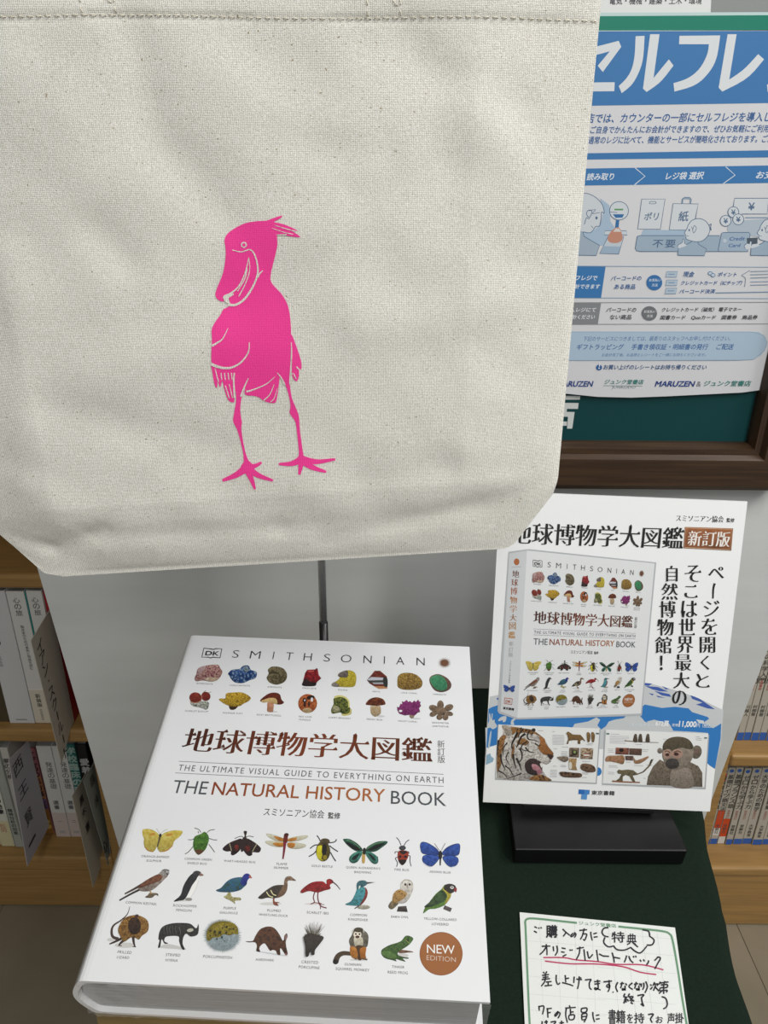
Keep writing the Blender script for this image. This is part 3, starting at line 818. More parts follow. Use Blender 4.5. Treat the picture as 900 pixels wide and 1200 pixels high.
# cloth: grid over the right part, falling over the right edge
v = []; f = []; nx, ny = 60, 50
def clothp(a, y):
    e = tx(.294, y) + .0022 * math.sin(y * 23) + .0015 * math.sin(y * 51 + 1); x0 = .0
    L_ = e - x0
    s_ = a * (L_ + .16)
    wv = .0008 * max(0, noise.noise(Vector((s_ * 9, y * 9, 1)))) + .0003
    if s_ < L_ - .006: return (x0 + s_, y, ZT + .0016 + wv * min(1, max(0, .8 - abs(y - .5)) * 2))
    t = s_ - (L_ - .006); r = .006
    if t < r * 1.57: th = t / r; return (e - .006 + r * math.sin(th), y, ZT + .0016 + wv - r + r * math.cos(th))
    return (e + .0015 + .003 * math.sin(y * 30) * min(1, t / .05), y, ZT + .0016 - r - (t - r * 1.57))
for j in range(ny + 1):
    y = .225 + (.808 - .225) * j / ny
    for i in range(nx + 1): v.append(clothp(i / nx, y))
for j in range(ny):
    for i in range(nx):
        a = j * (nx + 1) + i; f.append([a, a + 1, a + nx + 2, a + nx + 1])
cloth = mesh('tablecloth', v, f, CLOTH, None, True, origin=(.15, .5, ZT))
tag(cloth, 'dark green cloth spread over the right part of the display table', 'tablecloth')
md = cloth.modifiers.new('thickness', 'SOLIDIFY'); md.thickness = .0012; md.offset = -1

# ------------------------------------------------------------------ the big hardcover book
C_TL, C_TR, C_BR, C_BL = Vector((-.173, .604, 1.018)), Vector((.083, .594, 1.015)), Vector((.068, .308, .952)), Vector((-.188, .317, .956))
CS = Surf(C_BL, C_BR - C_BL, C_TL - C_BL)
BW, BH, BT = .256, .294, .050
def bp3(x, y, d): return C_BL + CS.ex * x + CS.ey * y - CS.n * d
book = thing('hardcover_book', 'thick white natural history hardcover with rows of small animal pictures, lying on a wooden riser', 'book', tuple(bp3(.128, .147, BT)))
outer = [(BW, 0), (.02, 0), (.005, .0), (.0025, .0002), (.0005, .0008), (-.001, .0022)]
for i in range(1, 12):
    t = i / 12; outer.append((-.001 - .0075 * math.sin(math.pi * t), .0022 + (BT - .0044) * t))
outer += [(-.001, BT - .0022), (.001, BT - .0005), (.0045, BT - .0004), (.007, BT - .0009), (.012, BT), (BW, BT)]
inner = [(BW, BT - .0026), (.012, BT - .0028), (.004, BT - .0035), (.0016, BT - .006)]
for i in range(1, 10):
    t = i / 10; inner.append((.0016 - .0070 * math.sin(math.pi * t), BT - .006 - (BT - .012) * t))
inner += [(.0016, .006), (.004, .0035), (.012, .0028), (BW, .0026)]
sec = outer + inner
k = len(sec); v = [bp3(x, 0, d) for x, d in sec] + [bp3(x, BH, d) for x, d in sec]
tri = delaunay_2d_cdt([Vector(p) for p in sec], [], [list(range(k))], 1, 1e-7)[2]
f = [[i, (i + 1) % k, k + (i + 1) % k, k + i] for i in range(k)] + [list(t) for t in tri] + [[k + i for i in reversed(t)] for t in tri]
cvo = mesh('cover', v, f, COVER, book)
# page block with a rounded back
pb = [(BW - .005, .0028)]
pb += [(.006, .0028), (.003, .005)] + [(.003 - .0065 * math.sin(math.pi * i / 10), .005 + (BT - .010) * i / 10) for i in range(1, 10)] + [(.003, BT - .005), (.006, BT - .0028), (BW - .005, BT - .0028)]
k = len(pb); ya, yb = .0035, BH - .0035
v = [bp3(x, ya, d) for x, d in pb] + [bp3(x, yb, d) for x, d in pb]
f = [list(range(k)), list(range(2 * k - 1, k - 1, -1))] + [[i, k + i, k + (i + 1) % k, (i + 1) % k] for i in range(k)]
mesh('page_block', v, f, PAGES, book)
pgl = Ink(CS)
v = []; f = []
rr = random.Random(3)
for i in range(26):   # thin grey signature lines in the fore-edge
    d = .0045 + (BT - .009) * (i + rr.random() * .6) / 26; k = len(v)
    v += [bp3(.004, ya - .0001, d), bp3(BW - .0052, ya - .0001, d), bp3(BW - .0052, ya - .0001, d + .00022), bp3(.004, ya - .0001, d + .00022)]
    f.append([k, k + 1, k + 2, k + 3])
mesh('signature_lines', v, f, mat('signature_line_grey', '8e9092', .8), book)['kind'] = 'stuff'
# crinkled shrink film over the tail edge and round the corner
v = []; f = []; nx, ny = 90, 12
for j in range(ny + 1):
    for i in range(nx + 1):
        x = -.003 + (BW + .0035) * i / nx; d = -.0002 + (BT + .0004) * j / ny
        near = math.exp(-((x - .01) / .025) ** 2) + math.exp(-((x - BW) / .012) ** 2)
        if x < 0: d = max(.002, min(BT - .002, d))
        v.append(bp3(x, -.0006 + (.0005 + .0016 * near) * (noise.noise(Vector((x * 160, d * 240, 2))) - .4), d))
for j in range(ny):
    for i in range(nx):
        a = j * (nx + 1) + i; f.append([a, a + 1, a + nx + 2, a + nx + 1])
mesh('shrink_film', v, f, FILM, book, True)

# wedge riser under it
r0 = [bp3(-.001, .002, BT + .0005), bp3(BW - .0005, .002, BT + .0005), bp3(BW - .0005, BH - .01, BT + .0005), bp3(.003, BH - .01, BT + .0005)]
zb_ = ZT + .0034
v = r0 + [Vector((p.x, p.y, zb_)) for p in r0]
riser = mesh('book_riser', v, [[0, 1, 2, 3], [7, 6, 5, 4], [0, 4, 5, 1], [1, 5, 6, 2], [2, 6, 7, 3], [3, 7, 4, 0]], mat('riser_ply', '7a673f', .6, noise_amt=.2, noise_scale=20, stretch=(1, 5, 12)), None, origin=(-.05, .45, zb_))
tag(riser, 'tan wooden wedge riser holding up the big white book', 'riser')

# ------------------------------------------------------------------ cover print
cv = Ink(CS)
mini = []          # everything printed on the cover is reused on the poster's picture of the book
def pic(name, ink): mini.append((name, ink)); return ink
def gradb(t):
    a, b, c = lin('3f1c12'), lin('7a3a1e'), lin('55280f')
    return tuple(a[i] * (1 - 2 * t) + b[i] * 2 * t if t < .5 else b[i] * (2 - 2 * t) + c[i] * (2 * t - 1) for i in range(3))
def grado(t):
    a, b = lin('8a3f22'), lin('b06a3a'); return tuple(a[i] * (1 - t) + b[i] * t for i in range(3))
ti = Ink(CS)
ti.T('地球博物学大図鑑', 211, 880.5, 507, 893.5, gradb, 'm')
for i, (ch, y) in enumerate((('新', 872), ('訂', 881), ('版', 890))): ti.C(ch, 516.8 + i * .2, y, 8.6, '5c5a58', 'r')
pic('title_lettering', ti)
te = Ink(CS)
for ch, x in zip('SMITHSONIAN', (276, 299, 320.4, 339.3, 360.8, 383.5, 406, 431.2, 451, 469.7, 493.7)):
    wd = {'I': 1.1, 'M': 12, 'O': 12.5, 'T': 8.5, 'H': 9.5, 'N': 9.5, 'A': 9.5, 'S': 7.5}[ch]
    y = 770.7 + (x - 276) * .0417
    te.T(ch, x - wd / 2 - .7, y, x + wd / 2 - .7, y + wd * .035, '2c2422', 'r' if ch == 'I' else 'l', h=8.8)
pic('museum_name_lettering', te); te = Ink(CS)
te.T('THE ULTIMATE VISUAL GUIDE TO EVERYTHING ON EARTH', 208.4, 903, 519.8, 918, '55595c', 'r', h=7.0, space=1.25)
te.L([(209.5, 892.2), (519.8, 907.5)], .55, '6a6c6e', sm=False); te.L([(205.5, 905.8), (519.8, 921.6)], .55, '6a6c6e', sm=False)
pic('subtitle_lettering', te); te = Ink(CS)
te.T('THE', 200.5, 929.2, 241.5, 931.2, '4a4f54', 'r', h=15.2)
te.T('NATURAL HISTORY', 247.3, 931.5, 451, 940.2, grado, 'h', h=15.4)
te.T('BOOK', 458, 942.2, 523, 944.9, '4a4f54', 'r', h=15.6)
pic('english_title_lettering', te); te = Ink(CS)
te.T('スミソニアン協会', 308.4, 956, 379.5, 959.3, '26221f', 'r', h=9.6); te.T('監修', 384, 959.4, 398.5, 960, '26221f', 'b', h=7.6)
pic('editor_lettering', te); te = Ink(CS)
te.fr(215, 735, .1)
te.L([(240, 246), (325, 256), (352, 262), (380, 252), (450, 254), (428, 360), (345, 352), (316, 362), (295, 352), (215, 352)], 11, '231815', sm=False, closed=True)
te.T('DK', 250, 330, 412, 336, '231815', 'B', h=52)
pic('publisher_logo', te)
sn = Ink(CS).fr(460, 750, 1 / 9)
sp = []
for i in range(36):
    a = math.pi * 2 * i / 36; r = 74 if i % 2 == 0 else 38
    sp.append((548 + r * math.cos(a), 243 + r * .82 * math.sin(a)))
sn.P(sp, '6b4023', sm=False); pic('sun_emblem', sn)

def N_(name, fr): ik = Ink(CS).fr(*fr); pic(name, ik); return ik
F1 = (215, 735, .1); F2 = (300, 735, .1); F3 = (380, 745, .1); F4 = (460, 750, 1 / 9)
i_ = N_('pink_mineral_picture', F1)
i_.P([(130, 600), (150, 550), (175, 480), (270, 450), (400, 440), (430, 480), (455, 520), (440, 570), (395, 620), (320, 640), (230, 625), (150, 635)], ['6b2a40', '8a3a55', 'b98a86', 'd8b8a8', '9a6a58'], fs=.45, cell=1)
i_.P([(180, 480), (260, 455), (230, 520), (170, 560)], ['b48a90', 'd3c0bc'], cell=1); i_.P([(240, 600), (390, 590), (400, 620), (320, 640)], ['d8cdb8', 'b89a80'], cell=1)
i_ = N_('blue_mineral_picture', F1)
i_.P([(522, 545), (570, 500), (655, 490), (700, 455), (760, 450), (790, 500), (850, 520), (860, 560), (840, 600), (770, 625), (700, 655), (610, 650), (560, 610), (535, 565)], ['0e2450', '1d3f7a', '2f62a8', '1d3f7a', 'a9c0d4'], fs=.55, cell=.9)
i_.P([(700, 470), (750, 460), (770, 510), (720, 520)], ['5b7f9f', 'b5c4c8', '2a3f52'], fs=.8, cell=.8)
i_ = N_('elf_cup_picture', F1)
i_.P([(90, 880), (280, 870), (295, 930), (265, 968), (200, 945), (110, 925)], ['3f4a38', 'dfe3da', '5f6b52', 'e8ebe4', '2f3a28'], fs=.9, cell=.8)
i_.E(262, 812, 55, 54, ['8c2f26', '6d221c']); i_.E(140, 826, 72, 62, ['8c3024', '74261c', '9a4030']); i_.L([(75, 870), (140, 888), (205, 860), (218, 800)], 9, 'b27a66')
i_.L([(230, 770), (262, 745)], 6, '4a5a3a'); i_.L([(290, 775), (325, 760)], 5, '6a7a55')
i_ = N_('sulphur_tuft_picture', F1)
i_.P([(540, 905), (645, 900), (610, 960), (548, 965)], '3a2415'); i_.P([(415, 850), (440, 835), (490, 835), (500, 780), (560, 768), (680, 765), (760, 800), (790, 835), (760, 870), (700, 900), (660, 925), (560, 930), (490, 905), (450, 880)], ['5a3c12', 'caa02a', 'e8c33a', '6a4816', 'dcb640'], fs=.9, cell=.8)
i_ = N_('ammonite_picture', F2)
i_.P([(140, 500), (180, 465), (250, 462), (320, 485), (360, 540), (360, 600), (320, 650), (240, 675), (160, 650), (125, 600), (140, 560), (150, 540)], ['4a4029', '6d6247', '8d8061'], fs=.4, cell=1)
i_.L([(150, 545), (200, 530), (250, 535), (275, 570), (255, 605), (210, 600), (200, 575), (225, 565)], 12, '332b1c', 7)
for k_ in range(9): a = -2.3 + k_ * .33; i_.L([(250 + 62 * math.cos(a), 565 + 55 * math.sin(a)), (250 + 100 * math.cos(a), 565 + 92 * math.sin(a))], 5, '3d3422')
i_ = N_('crocoite_picture', F2)
i_.P([(550, 640), (575, 540), (600, 500), (695, 495), (705, 482), (722, 485), (735, 560), (765, 600), (720, 640), (690, 690), (550, 688)], ['5a0f16', '8a1820', 'b03034'], sm=False, cell=1)
i_.P([(550, 640), (590, 600), (640, 640), (700, 650), (690, 690), (550, 688)], ['1c1416', '3a2526'], cell=1); i_.L([(610, 520), (680, 515)], 10, 'c9655a')
i_ = N_('bolete_picture', F2)
i_.E(215, 992, 40, 8, 'cfcfcf'); i_.P([(140, 880), (205, 890), (205, 960), (195, 995), (135, 990), (132, 940)], ['b47a5c', 'd09a7c']); i_.P([(48, 860), (100, 810), (160, 775), (230, 768), (280, 790), (300, 850), (328, 880), (300, 905), (240, 905), (150, 880), (90, 885)], ['5a2012', '7a3420'])
i_.P([(60, 865), (110, 845), (160, 830), (225, 835), (250, 870), (240, 903), (150, 880), (90, 885)], ['c9a468', 'e0c48a'])
i_ = N_('cage_fungus_picture', F2)
i_.E(605, 895, 112, 112, ['8a3a1c', 'b05a2c', 'cf8048'], fs=.5); i_.E(570, 860, 24, 28, '2a1a14'); i_.E(640, 825, 48, 24, '2a1a14', -10); i_.E(655, 850, 14, 26, 'd9dbe0'); i_.E(572, 912, 15, 27, '3a1e14'); i_.E(622, 900, 12, 32, '43231a')
i_.E(572, 858, 8, 12, 'd5d5d8'); i_.E(600, 978, 55, 30, ['c9b08a', 'a88a60'])
i_ = N_('sulphur_picture', F3)
i_.P([(85, 570), (120, 545), (160, 520), (180, 490), (160, 460), (190, 430), (270, 405), (340, 420), (370, 460), (375, 520), (355, 590), (290, 605), (180, 600), (100, 595)], ['a08f26', 'c9b52a', 'e3d04c', 'b3a02c'], fs=.5, cell=1)
i_.P([(160, 460), (190, 430), (270, 408), (275, 480), (225, 492), (170, 480)], ['4f4644', '8a7d76', '6d6260'], cell=1); i_.P([(85, 570), (120, 545), (165, 575), (165, 600), (100, 595)], ['6d6260', '9a918a'], cell=1)
i_ = N_('agate_picture', F3)
i_.P([(500, 520), (560, 450), (590, 412), (655, 412), (735, 480), (740, 620), (640, 625), (580, 590), (530, 560)], ['5e241c', '8a4030'], sm=False)
i_.P([(505, 515), (550, 485), (735, 495), (736, 520), (520, 525)], 'bfc3cd', sm=False); i_.P([(516, 528), (736, 522), (736, 555), (690, 545), (560, 548), (535, 552)], '3d4340', sm=False); i_.P([(560, 550), (690, 548), (735, 557), (736, 570), (580, 568)], 'a3a6ad', sm=False)
i_.P([(580, 592), (738, 596), (740, 620), (640, 625)], 'b9855a', sm=False); i_.P([(690, 500), (738, 500), (740, 598), (700, 590)], '2f302e')
i_ = N_('bracket_fungus_picture', F3)
i_.P([(80, 880), (90, 840), (110, 800), (110, 740), (160, 705), (250, 720), (290, 770), (300, 840), (320, 880), (310, 920), (250, 940), (210, 930), (190, 900), (100, 915)], ['2e3517', '4a5528', '8f9440', '3a4220'], fs=.45, cell=1)
i_.L([(120, 725), (170, 708), (240, 722), (285, 770), (290, 840)], 24, 'd2ca80', 16); i_.L([(205, 925), (255, 930), (305, 905), (312, 860)], 20, 'c6bc76'); i_.P([(95, 850), (130, 820), (180, 850), (180, 885), (110, 895)], ['bfb98a', '6a6a3a', 'd8d4b8'], fs=.9, cell=.9)
i_ = N_('penny_bun_picture', F3)
i_.E(660, 945, 50, 12, 'cfcfcf'); i_.P([(550, 822), (650, 822), (665, 880), (655, 920), (600, 950), (555, 925), (540, 870)], ['8a6a48', 'cdb99a', 'b09468']); i_.P([(488, 795), (530, 745), (610, 722), (690, 745), (718, 800), (680, 815), (600, 820), (500, 812)], ['4f2212', '6a3018', '94502c'])
i_ = N_('lace_coral_picture', F4)
i_.P([(50, 450), (60, 380), (110, 350), (200, 350), (270, 380), (315, 440), (300, 500), (230, 525), (120, 525), (60, 500)], ['4a3410', 'b08a3a', '5c4218', 'd2ad5a', '6b4a1c'], fs=1.1, cell=.8)
i_ = N_('variscite_picture', F4)
i_.P([(388, 420), (410, 380), (480, 360), (560, 390), (610, 440), (620, 490), (590, 530), (520, 552), (450, 535), (405, 480)], ['54402f', '7a5440']); i_.P([(396, 420), (420, 385), (490, 370), (550, 410), (575, 470), (572, 515), (520, 537), (455, 515), (412, 465)], ['2f7550', '3f8f60', '4a9a6c'])
i_ = N_('violet_coral_picture', F4)
i_.P([(180, 785), (228, 790), (218, 828), (185, 820)], ['a8927a', '8a745c']); i_.E(250, 830, 50, 8, 'cdcdd0')
i_.P([(50, 740), (48, 705), (68, 712), (85, 672), (102, 680), (100, 645), (118, 655), (150, 632), (165, 655), (185, 645), (205, 662), (232, 638), (245, 655), (272, 628), (280, 650), (298, 652), (290, 675), (302, 695), (280, 720), (292, 760), (262, 770), (250, 785), (230, 800), (180, 790), (130, 798), (70, 778)], ['5a1548', '7d2265', 'a84490', '6a1a55'], fs=.9, sm=False, cell=.9)
i_.E(85, 750, 18, 12, 'e5e5e8')
i_ = N_('earthstar_picture', F4)
for a in ((505, 690, 36, 52, 0), (592, 715, 52, 34, -25), (600, 778, 40, 24, 15), (558, 815, 32, 34, 0), (495, 815, 32, 30, 0), (432, 780, 44, 28, -25), (435, 722, 52, 34, 20)): i_.E(a[0], a[1], a[2], a[3], ['4d3826', '7d634a', '8f765c'], a[4], fs=.6, cell=1)
i_.E(510, 755, 58, 45, ['6d543c', '8f765c']); i_.E(540, 780, 14, 12, '3a2a1c')

G1 = (120, 960, 1 / 9); G2 = (210, 960, 1 / 9); G3 = (300, 965, 1 / 9); G4 = (390, 965, .1); G5 = (455, 970, 1 / 9); KK = (120, 950, .25556)
i_ = N_('sulphur_butterfly_picture', G1)
i_.P([(422, 120), (440, 105), (500, 105), (560, 130), (600, 170), (590, 230), (570, 300), (535, 345), (480, 330), (445, 290), (435, 240), (440, 210), (425, 170)], ['c2ac44', 'd6c25c', 'decf74'], cell=1.2)
i_.P([(625, 170), (680, 135), (760, 118), (845, 128), (820, 180), (760, 230), (740, 280), (680, 335), (610, 345), (580, 310), (590, 270)], ['c2ac44', 'd6c25c', 'decf74'], cell=1.2)
i_.E(528, 160, 30, 14, 'c08a34', -10); i_.E(705, 165, 38, 14, 'c08a34', -12); i_.L([(445, 290), (480, 330), (535, 345)], 9, 'b07a34'); i_.L([(610, 345), (680, 332), (740, 280)], 9, 'b07a34')
i_.L([(612, 165), (600, 220), (580, 295)], 26, '5d5436', 12); i_.E(612, 172, 14, 18, '2d2a20'); i_.L([(605, 150), (580, 115), (572, 100)], 3, '8a8878'); i_.L([(618, 152), (655, 122), (690, 108)], 3, '8a8878')
i_ = N_('kestrel_picture', G1)
i_.P([(450, 825), (480, 800), (500, 780), (580, 782), (588, 810), (560, 800), (520, 830)], ['3a3028', '8a7a62', '6a5a48'], fs=.8, cell=.9)
i_.L([(180, 857), (300, 790), (410, 735)], 16, '3a312e', 24); i_.L([(235, 790), (330, 740), (420, 690)], 14, '4a3a34', 30)
i_.P([(380, 720), (440, 660), (520, 612), (590, 580), (625, 550), (700, 560), (690, 600), (660, 630), (600, 690), (540, 740), (480, 762), (400, 758)], ['7d6e66', '9c8f86', 'b3a8a0'], cell=1.1)
i_.P([(370, 718), (440, 660), (520, 612), (590, 582), (630, 600), (620, 640), (560, 670), (480, 700), (410, 725)], ['5a3a2c', '7a4c38', '8a5c44'], cell=1.1)
i_.E(662, 563, 44, 36, ['8a8888', 'cfcac6'], fs=.6, cell=.9); i_.P([(625, 550), (650, 528), (700, 535), (705, 548), (660, 545)], '6a6668'); i_.E(660, 557, 8, 8, '1e1a18'); i_.P([(676, 570), (694, 578), (682, 596)], '2a2624')
i_.L([(500, 755), (520, 790)], 14, 'b0905a')
i_ = N_('penguin_picture', KK)
i_.P([(330, 418), (360, 410), (400, 408), (412, 414)], 'cfcfce', sm=False); 
i_.P([(327, 416), (358, 388), (372, 345), (398, 302), (424, 284), (440, 296), (432, 318), (412, 342), (398, 372), (384, 398), (372, 410), (350, 414)], ['24262a', '34363b'], fs=.3)
i_.P([(438, 303), (440, 322), (425, 367), (402, 402), (384, 404), (398, 372), (414, 340), (430, 318)], 'f4f4f2'); i_.E(434, 288, 19, 12, ['34353a', '4c4d52']); i_.P([(448, 286), (465, 297), (446, 300)], '8a6a60'); i_.E(396, 407, 16, 7, '8f8b86'); i_.L([(441, 322), (425, 367), (404, 400)], 1.5, 'c0c0c0')
i_ = N_('gallinule_picture', G2)
i_.P([(470, 820), (500, 800), (520, 770), (545, 780), (560, 820), (640, 828), (650, 855), (590, 862), (590, 895), (570, 880), (540, 860), (500, 842)], ['5a5a2a', 'c9c08a', '8a8a4a', 'ded49c'], fs=.9, cell=.9)
i_.P([(390, 748), (440, 725), (500, 660), (560, 625), (640, 612), (700, 620), (715, 680), (680, 720), (640, 750), (560, 770), (470, 772), (410, 765)], ['35504c', '2f6a78', '2a5a9a', '3f6a5a'], fs=.25, cell=1.1)
i_.P([(662, 625), (680, 590), (715, 572), (750, 590), (755, 610), (725, 640), (705, 690), (670, 700), (645, 670)], ['24287a', '2c3fa0']); i_.P([(742, 590), (770, 622), (738, 618)], 'b05a50'); i_.E(722, 592, 5, 5, '14121a')
i_ = N_('shield_bug_picture', G2)
for a in ([(230, 142), (205, 108), (160, 95)], [(295, 142), (325, 118), (375, 110)], [(165, 203), (130, 218), (95, 216)], [(315, 203), (360, 218), (400, 220)], [(148, 288), (100, 345), (62, 368)], [(312, 265), (350, 315), (375, 350)], [(205, 150), (200, 130)]): i_.L(a, 7, '46463a')
i_.P([(150, 240), (165, 185), (235, 155), (265, 135), (300, 160), (315, 210), (300, 270), (270, 330), (205, 378), (160, 330), (148, 280)], ['2f5218', '4a7a2a', '5f8f3a'], cell=1); i_.P([(168, 325), (260, 330), (205, 376)], '5a3a24'); i_.L([(170, 200), (240, 205), (308, 215)], 4, '2f5218')
i_ = N_('lantern_bug_picture', G2)
wc = ['1c1210', '3a2826', '2a1a18']
i_.P([(660, 210), (600, 220), (520, 255), (465, 300), (462, 325), (500, 342), (545, 340), (545, 370), (570, 382), (620, 350), (655, 300)], wc); i_.P([(700, 205), (780, 235), (850, 290), (862, 320), (840, 352), (775, 350), (770, 378), (730, 388), (690, 350), (670, 300)], wc)
i_.P([(680, 130), (715, 130), (705, 180), (712, 220), (680, 330), (650, 335), (660, 220), (690, 180)], '2e201e'); i_.E(605, 300, 24, 32, ['7a2a24', '4a1c18']); i_.E(720, 310, 32, 32, ['7a2a24', '4a1c18'])
i_.L([(528, 250), (540, 290), (552, 335)], 7, 'b0a888'); i_.L([(820, 262), (790, 310), (772, 345)], 7, 'b0a888'); i_.L([(680, 195), (650, 182), (585, 205)], 6, '3a302c'); i_.L([(705, 190), (740, 180), (785, 190)], 6, '3a302c')
i_ = N_('dragonfly_picture', G3)
wg = ['cfcab0', 'e0dcc8']
for a in ([(110, 110), (200, 125), (300, 165), (300, 188), (220, 185), (140, 150)], [(100, 190), (200, 188), (310, 205), (280, 248), (200, 245), (130, 222)], [(340, 165), (430, 140), (540, 130), (530, 155), (440, 185), (340, 192)], [(335, 208), (420, 205), (520, 225), (510, 252), (430, 270), (345, 255)]): i_.P(a, wg); i_.L(a, 3, 'a09a7a', closed=True)
for a in ([(190, 135), (300, 165), (300, 186), (240, 182)], [(180, 208), (310, 207), (280, 245), (215, 240)], [(340, 168), (430, 150), (410, 182), (340, 190)], [(335, 210), (410, 212), (395, 258), (345, 252)]): i_.P(a, ['b8701e', 'd2903c'])
i_.L([(318, 125), (308, 205)], 44, '6a2418'); i_.L([(305, 200), (298, 280), (285, 378)], 34, '7a2436', 14); i_.E(322, 122, 24, 18, '4a1c18')
i_ = N_('gold_beetle_picture', G3)
for a in ([(680, 190), (660, 150), (642, 128)], [(770, 205), (830, 195), (850, 168)], [(665, 228), (620, 230), (570, 265)], [(775, 235), (820, 270), (865, 298)], [(650, 270), (610, 320), (557, 350)], [(785, 305), (815, 360), (842, 400)]): i_.L(a, 11, '26262a')
i_.E(708, 295, 76, 108, ['3f3416', '6a5c2a', '57491e']); i_.P([(652, 245), (700, 240), (692, 300), (700, 330), (690, 372), (715, 392), (665, 385), (640, 330)], ['c9c01a', 'e6de30']); i_.P([(700, 232), (745, 235), (735, 330), (700, 325)], '1e1a10'); i_.E(728, 192, 52, 33, ['4a3e28', '6a5a3c']); i_.E(728, 360, 22, 25, '8a7a1e')
i_ = N_('whistling_duck_picture', G3)
i_.E(155, 848, 115, 16, 'd2d2d0'); i_.P([(180, 790), (195, 790), (200, 825), (250, 830), (225, 845), (238, 870), (190, 860), (178, 830)], ['a8604a', '7a4030'])
i_.P([(22, 785), (60, 745), (130, 690), (200, 655), (290, 650), (325, 670), (320, 720), (280, 765), (200, 790), (120, 785), (60, 798)], ['2c2824', '4a4038', '3c3830']); i_.P([(290, 652), (330, 620), (328, 700), (290, 760), (220, 785), (245, 730)], ['6d523e', '8a6e58'])
i_.P([(298, 650), (300, 600), (320, 565), (360, 557), (388, 575), (422, 605), (350, 603), (332, 620), (330, 670)], ['7a6250', '9a8068']); i_.L([(385, 590), (420, 605)], 12, '5a4a44', 5); i_.E(350, 580, 5, 5, '1a1614')
i_.L([(110, 722), (140, 765), (180, 780)], 10, 'ded8a4'); i_.L([(155, 705), (180, 748), (215, 762)], 10, 'ded8a4')
i_ = N_('scarlet_ibis_picture', G3)
i_.E(600, 850, 90, 8, 'd9cfcf')
i_.L([(620, 725), (605, 780), (615, 832), (575, 850)], 11, '6a2228'); i_.L([(655, 725), (652, 790), (680, 868), (745, 893)], 12, '6a2228'); i_.L([(615, 835), (690, 845)], 8, '6a2228'); i_.L([(680, 868), (680, 905)], 8, '6a2228'); i_.L([(660, 850), (720, 858)], 7, '7a2a30')
i_.P([(470, 715), (520, 665), (600, 620), (700, 612), (742, 640), (745, 600), (775, 585), (808, 600), (815, 625), (780, 650), (785, 690), (720, 710), (650, 730), (560, 715), (485, 738)], ['7a1418', '9a1c22', 'ac2a2e']); i_.L([(800, 612), (850, 650), (888, 698)], 13, '4a2026', 6)
i_ = N_('birdwing_picture', G4)
gc = ['1c3a30', '2f6350']
i_.P([(122, 195), (140, 180), (200, 185), (280, 230), (340, 290), (345, 325), (270, 325), (180, 265)], gc); i_.P([(150, 215), (220, 240), (320, 305), (260, 310), (190, 265)], '10120f')
i_.P([(385, 310), (420, 265), (520, 215), (630, 208), (636, 235), (580, 280), (500, 330), (400, 332)], gc); i_.P([(415, 312), (490, 262), (600, 230), (560, 272), (490, 308)], '10120f'); i_.L([(160, 192), (240, 225), (320, 290)], 6, '6f9a6a'); i_.L([(400, 300), (480, 245), (600, 215)], 6, '6f9a6a')
i_.P([(342, 330), (260, 340), (200, 390), (195, 440), (235, 468), (290, 450), (340, 370)], ['2e6a5a', '4a9080']); i_.P([(315, 352), (250, 382), (222, 425), (270, 420)], '12201c'); i_.P([(388, 330), (450, 340), (520, 390), (530, 450), (500, 478), (450, 455), (390, 370)], ['2e6a5a', '4a9080']); i_.P([(410, 350), (460, 375), (505, 430), (470, 430)], '12201c')
i_.L([(205, 385), (200, 440), (238, 462), (285, 445)], 6, '14201a'); i_.L([(525, 390), (530, 450), (500, 475), (450, 452)], 6, '14201a')
i_.P([(358, 300), (385, 300), (380, 370), (375, 460), (345, 460), (345, 370)], 'bf9c56'); i_.P([(358, 295), (385, 298), (385, 360), (352, 360)], '1c2418')
i_ = N_('kingfisher_picture', G4)
i_.E(360, 982, 78, 26, ['9a968a', 'bfb9a8']); i_.L([(255, 1000), (320, 955)], 12, '4a2c2c')
i_.P([(145, 950), (215, 910), (260, 830), (285, 770), (340, 745), (390, 760), (408, 810), (395, 870), (345, 945), (300, 965), (230, 965)], ['2c6a70', '3a9090', '5aa8c0', '3a8a80'], fs=.3, cell=1); i_.P([(375, 752), (400, 775), (410, 820), (388, 890), (335, 955), (318, 950), (360, 880), (382, 810)], ['7a2a2c', '9a4038'])
i_.P([(282, 780), (280, 710), (310, 675), (370, 668), (402, 690), (402, 715), (355, 745), (300, 760)], ['2f5a64', '4d8088']); i_.P([(390, 688), (497, 690), (400, 712)], '4a4a4a', sm=False); i_.P([(305, 770), (308, 735), (325, 735), (318, 755)], 'e0e4e4'); i_.E(368, 700, 6, 6, '14181a')
i_ = N_('fire_bug_picture', G5)
for a in ([(135, 185), (110, 130), (85, 103)], [(165, 190), (190, 150), (222, 128)], [(110, 255), (75, 255), (72, 275)], [(205, 255), (215, 255), (218, 275)], [(105, 310), (75, 325), (98, 370), (88, 412)], [(200, 295), (230, 300), (228, 350), (242, 408)]): i_.L(a, 8, '3a383c')
i_.P([(98, 300), (115, 245), (200, 248), (212, 300), (190, 350), (150, 398), (112, 360)], ['8a2c1c', 'ac4028']); i_.E(150, 215, 36, 26, ['26262a', '5a5c62'], fs=.9, cell=.8); i_.P([(118, 250), (200, 250), (160, 285)], '241c1c'); i_.E(124, 308, 15, 13, '1e1414'); i_.E(182, 308, 15, 13, '1e1414'); i_.P([(108, 345), (192, 345), (150, 398)], '1e1414')
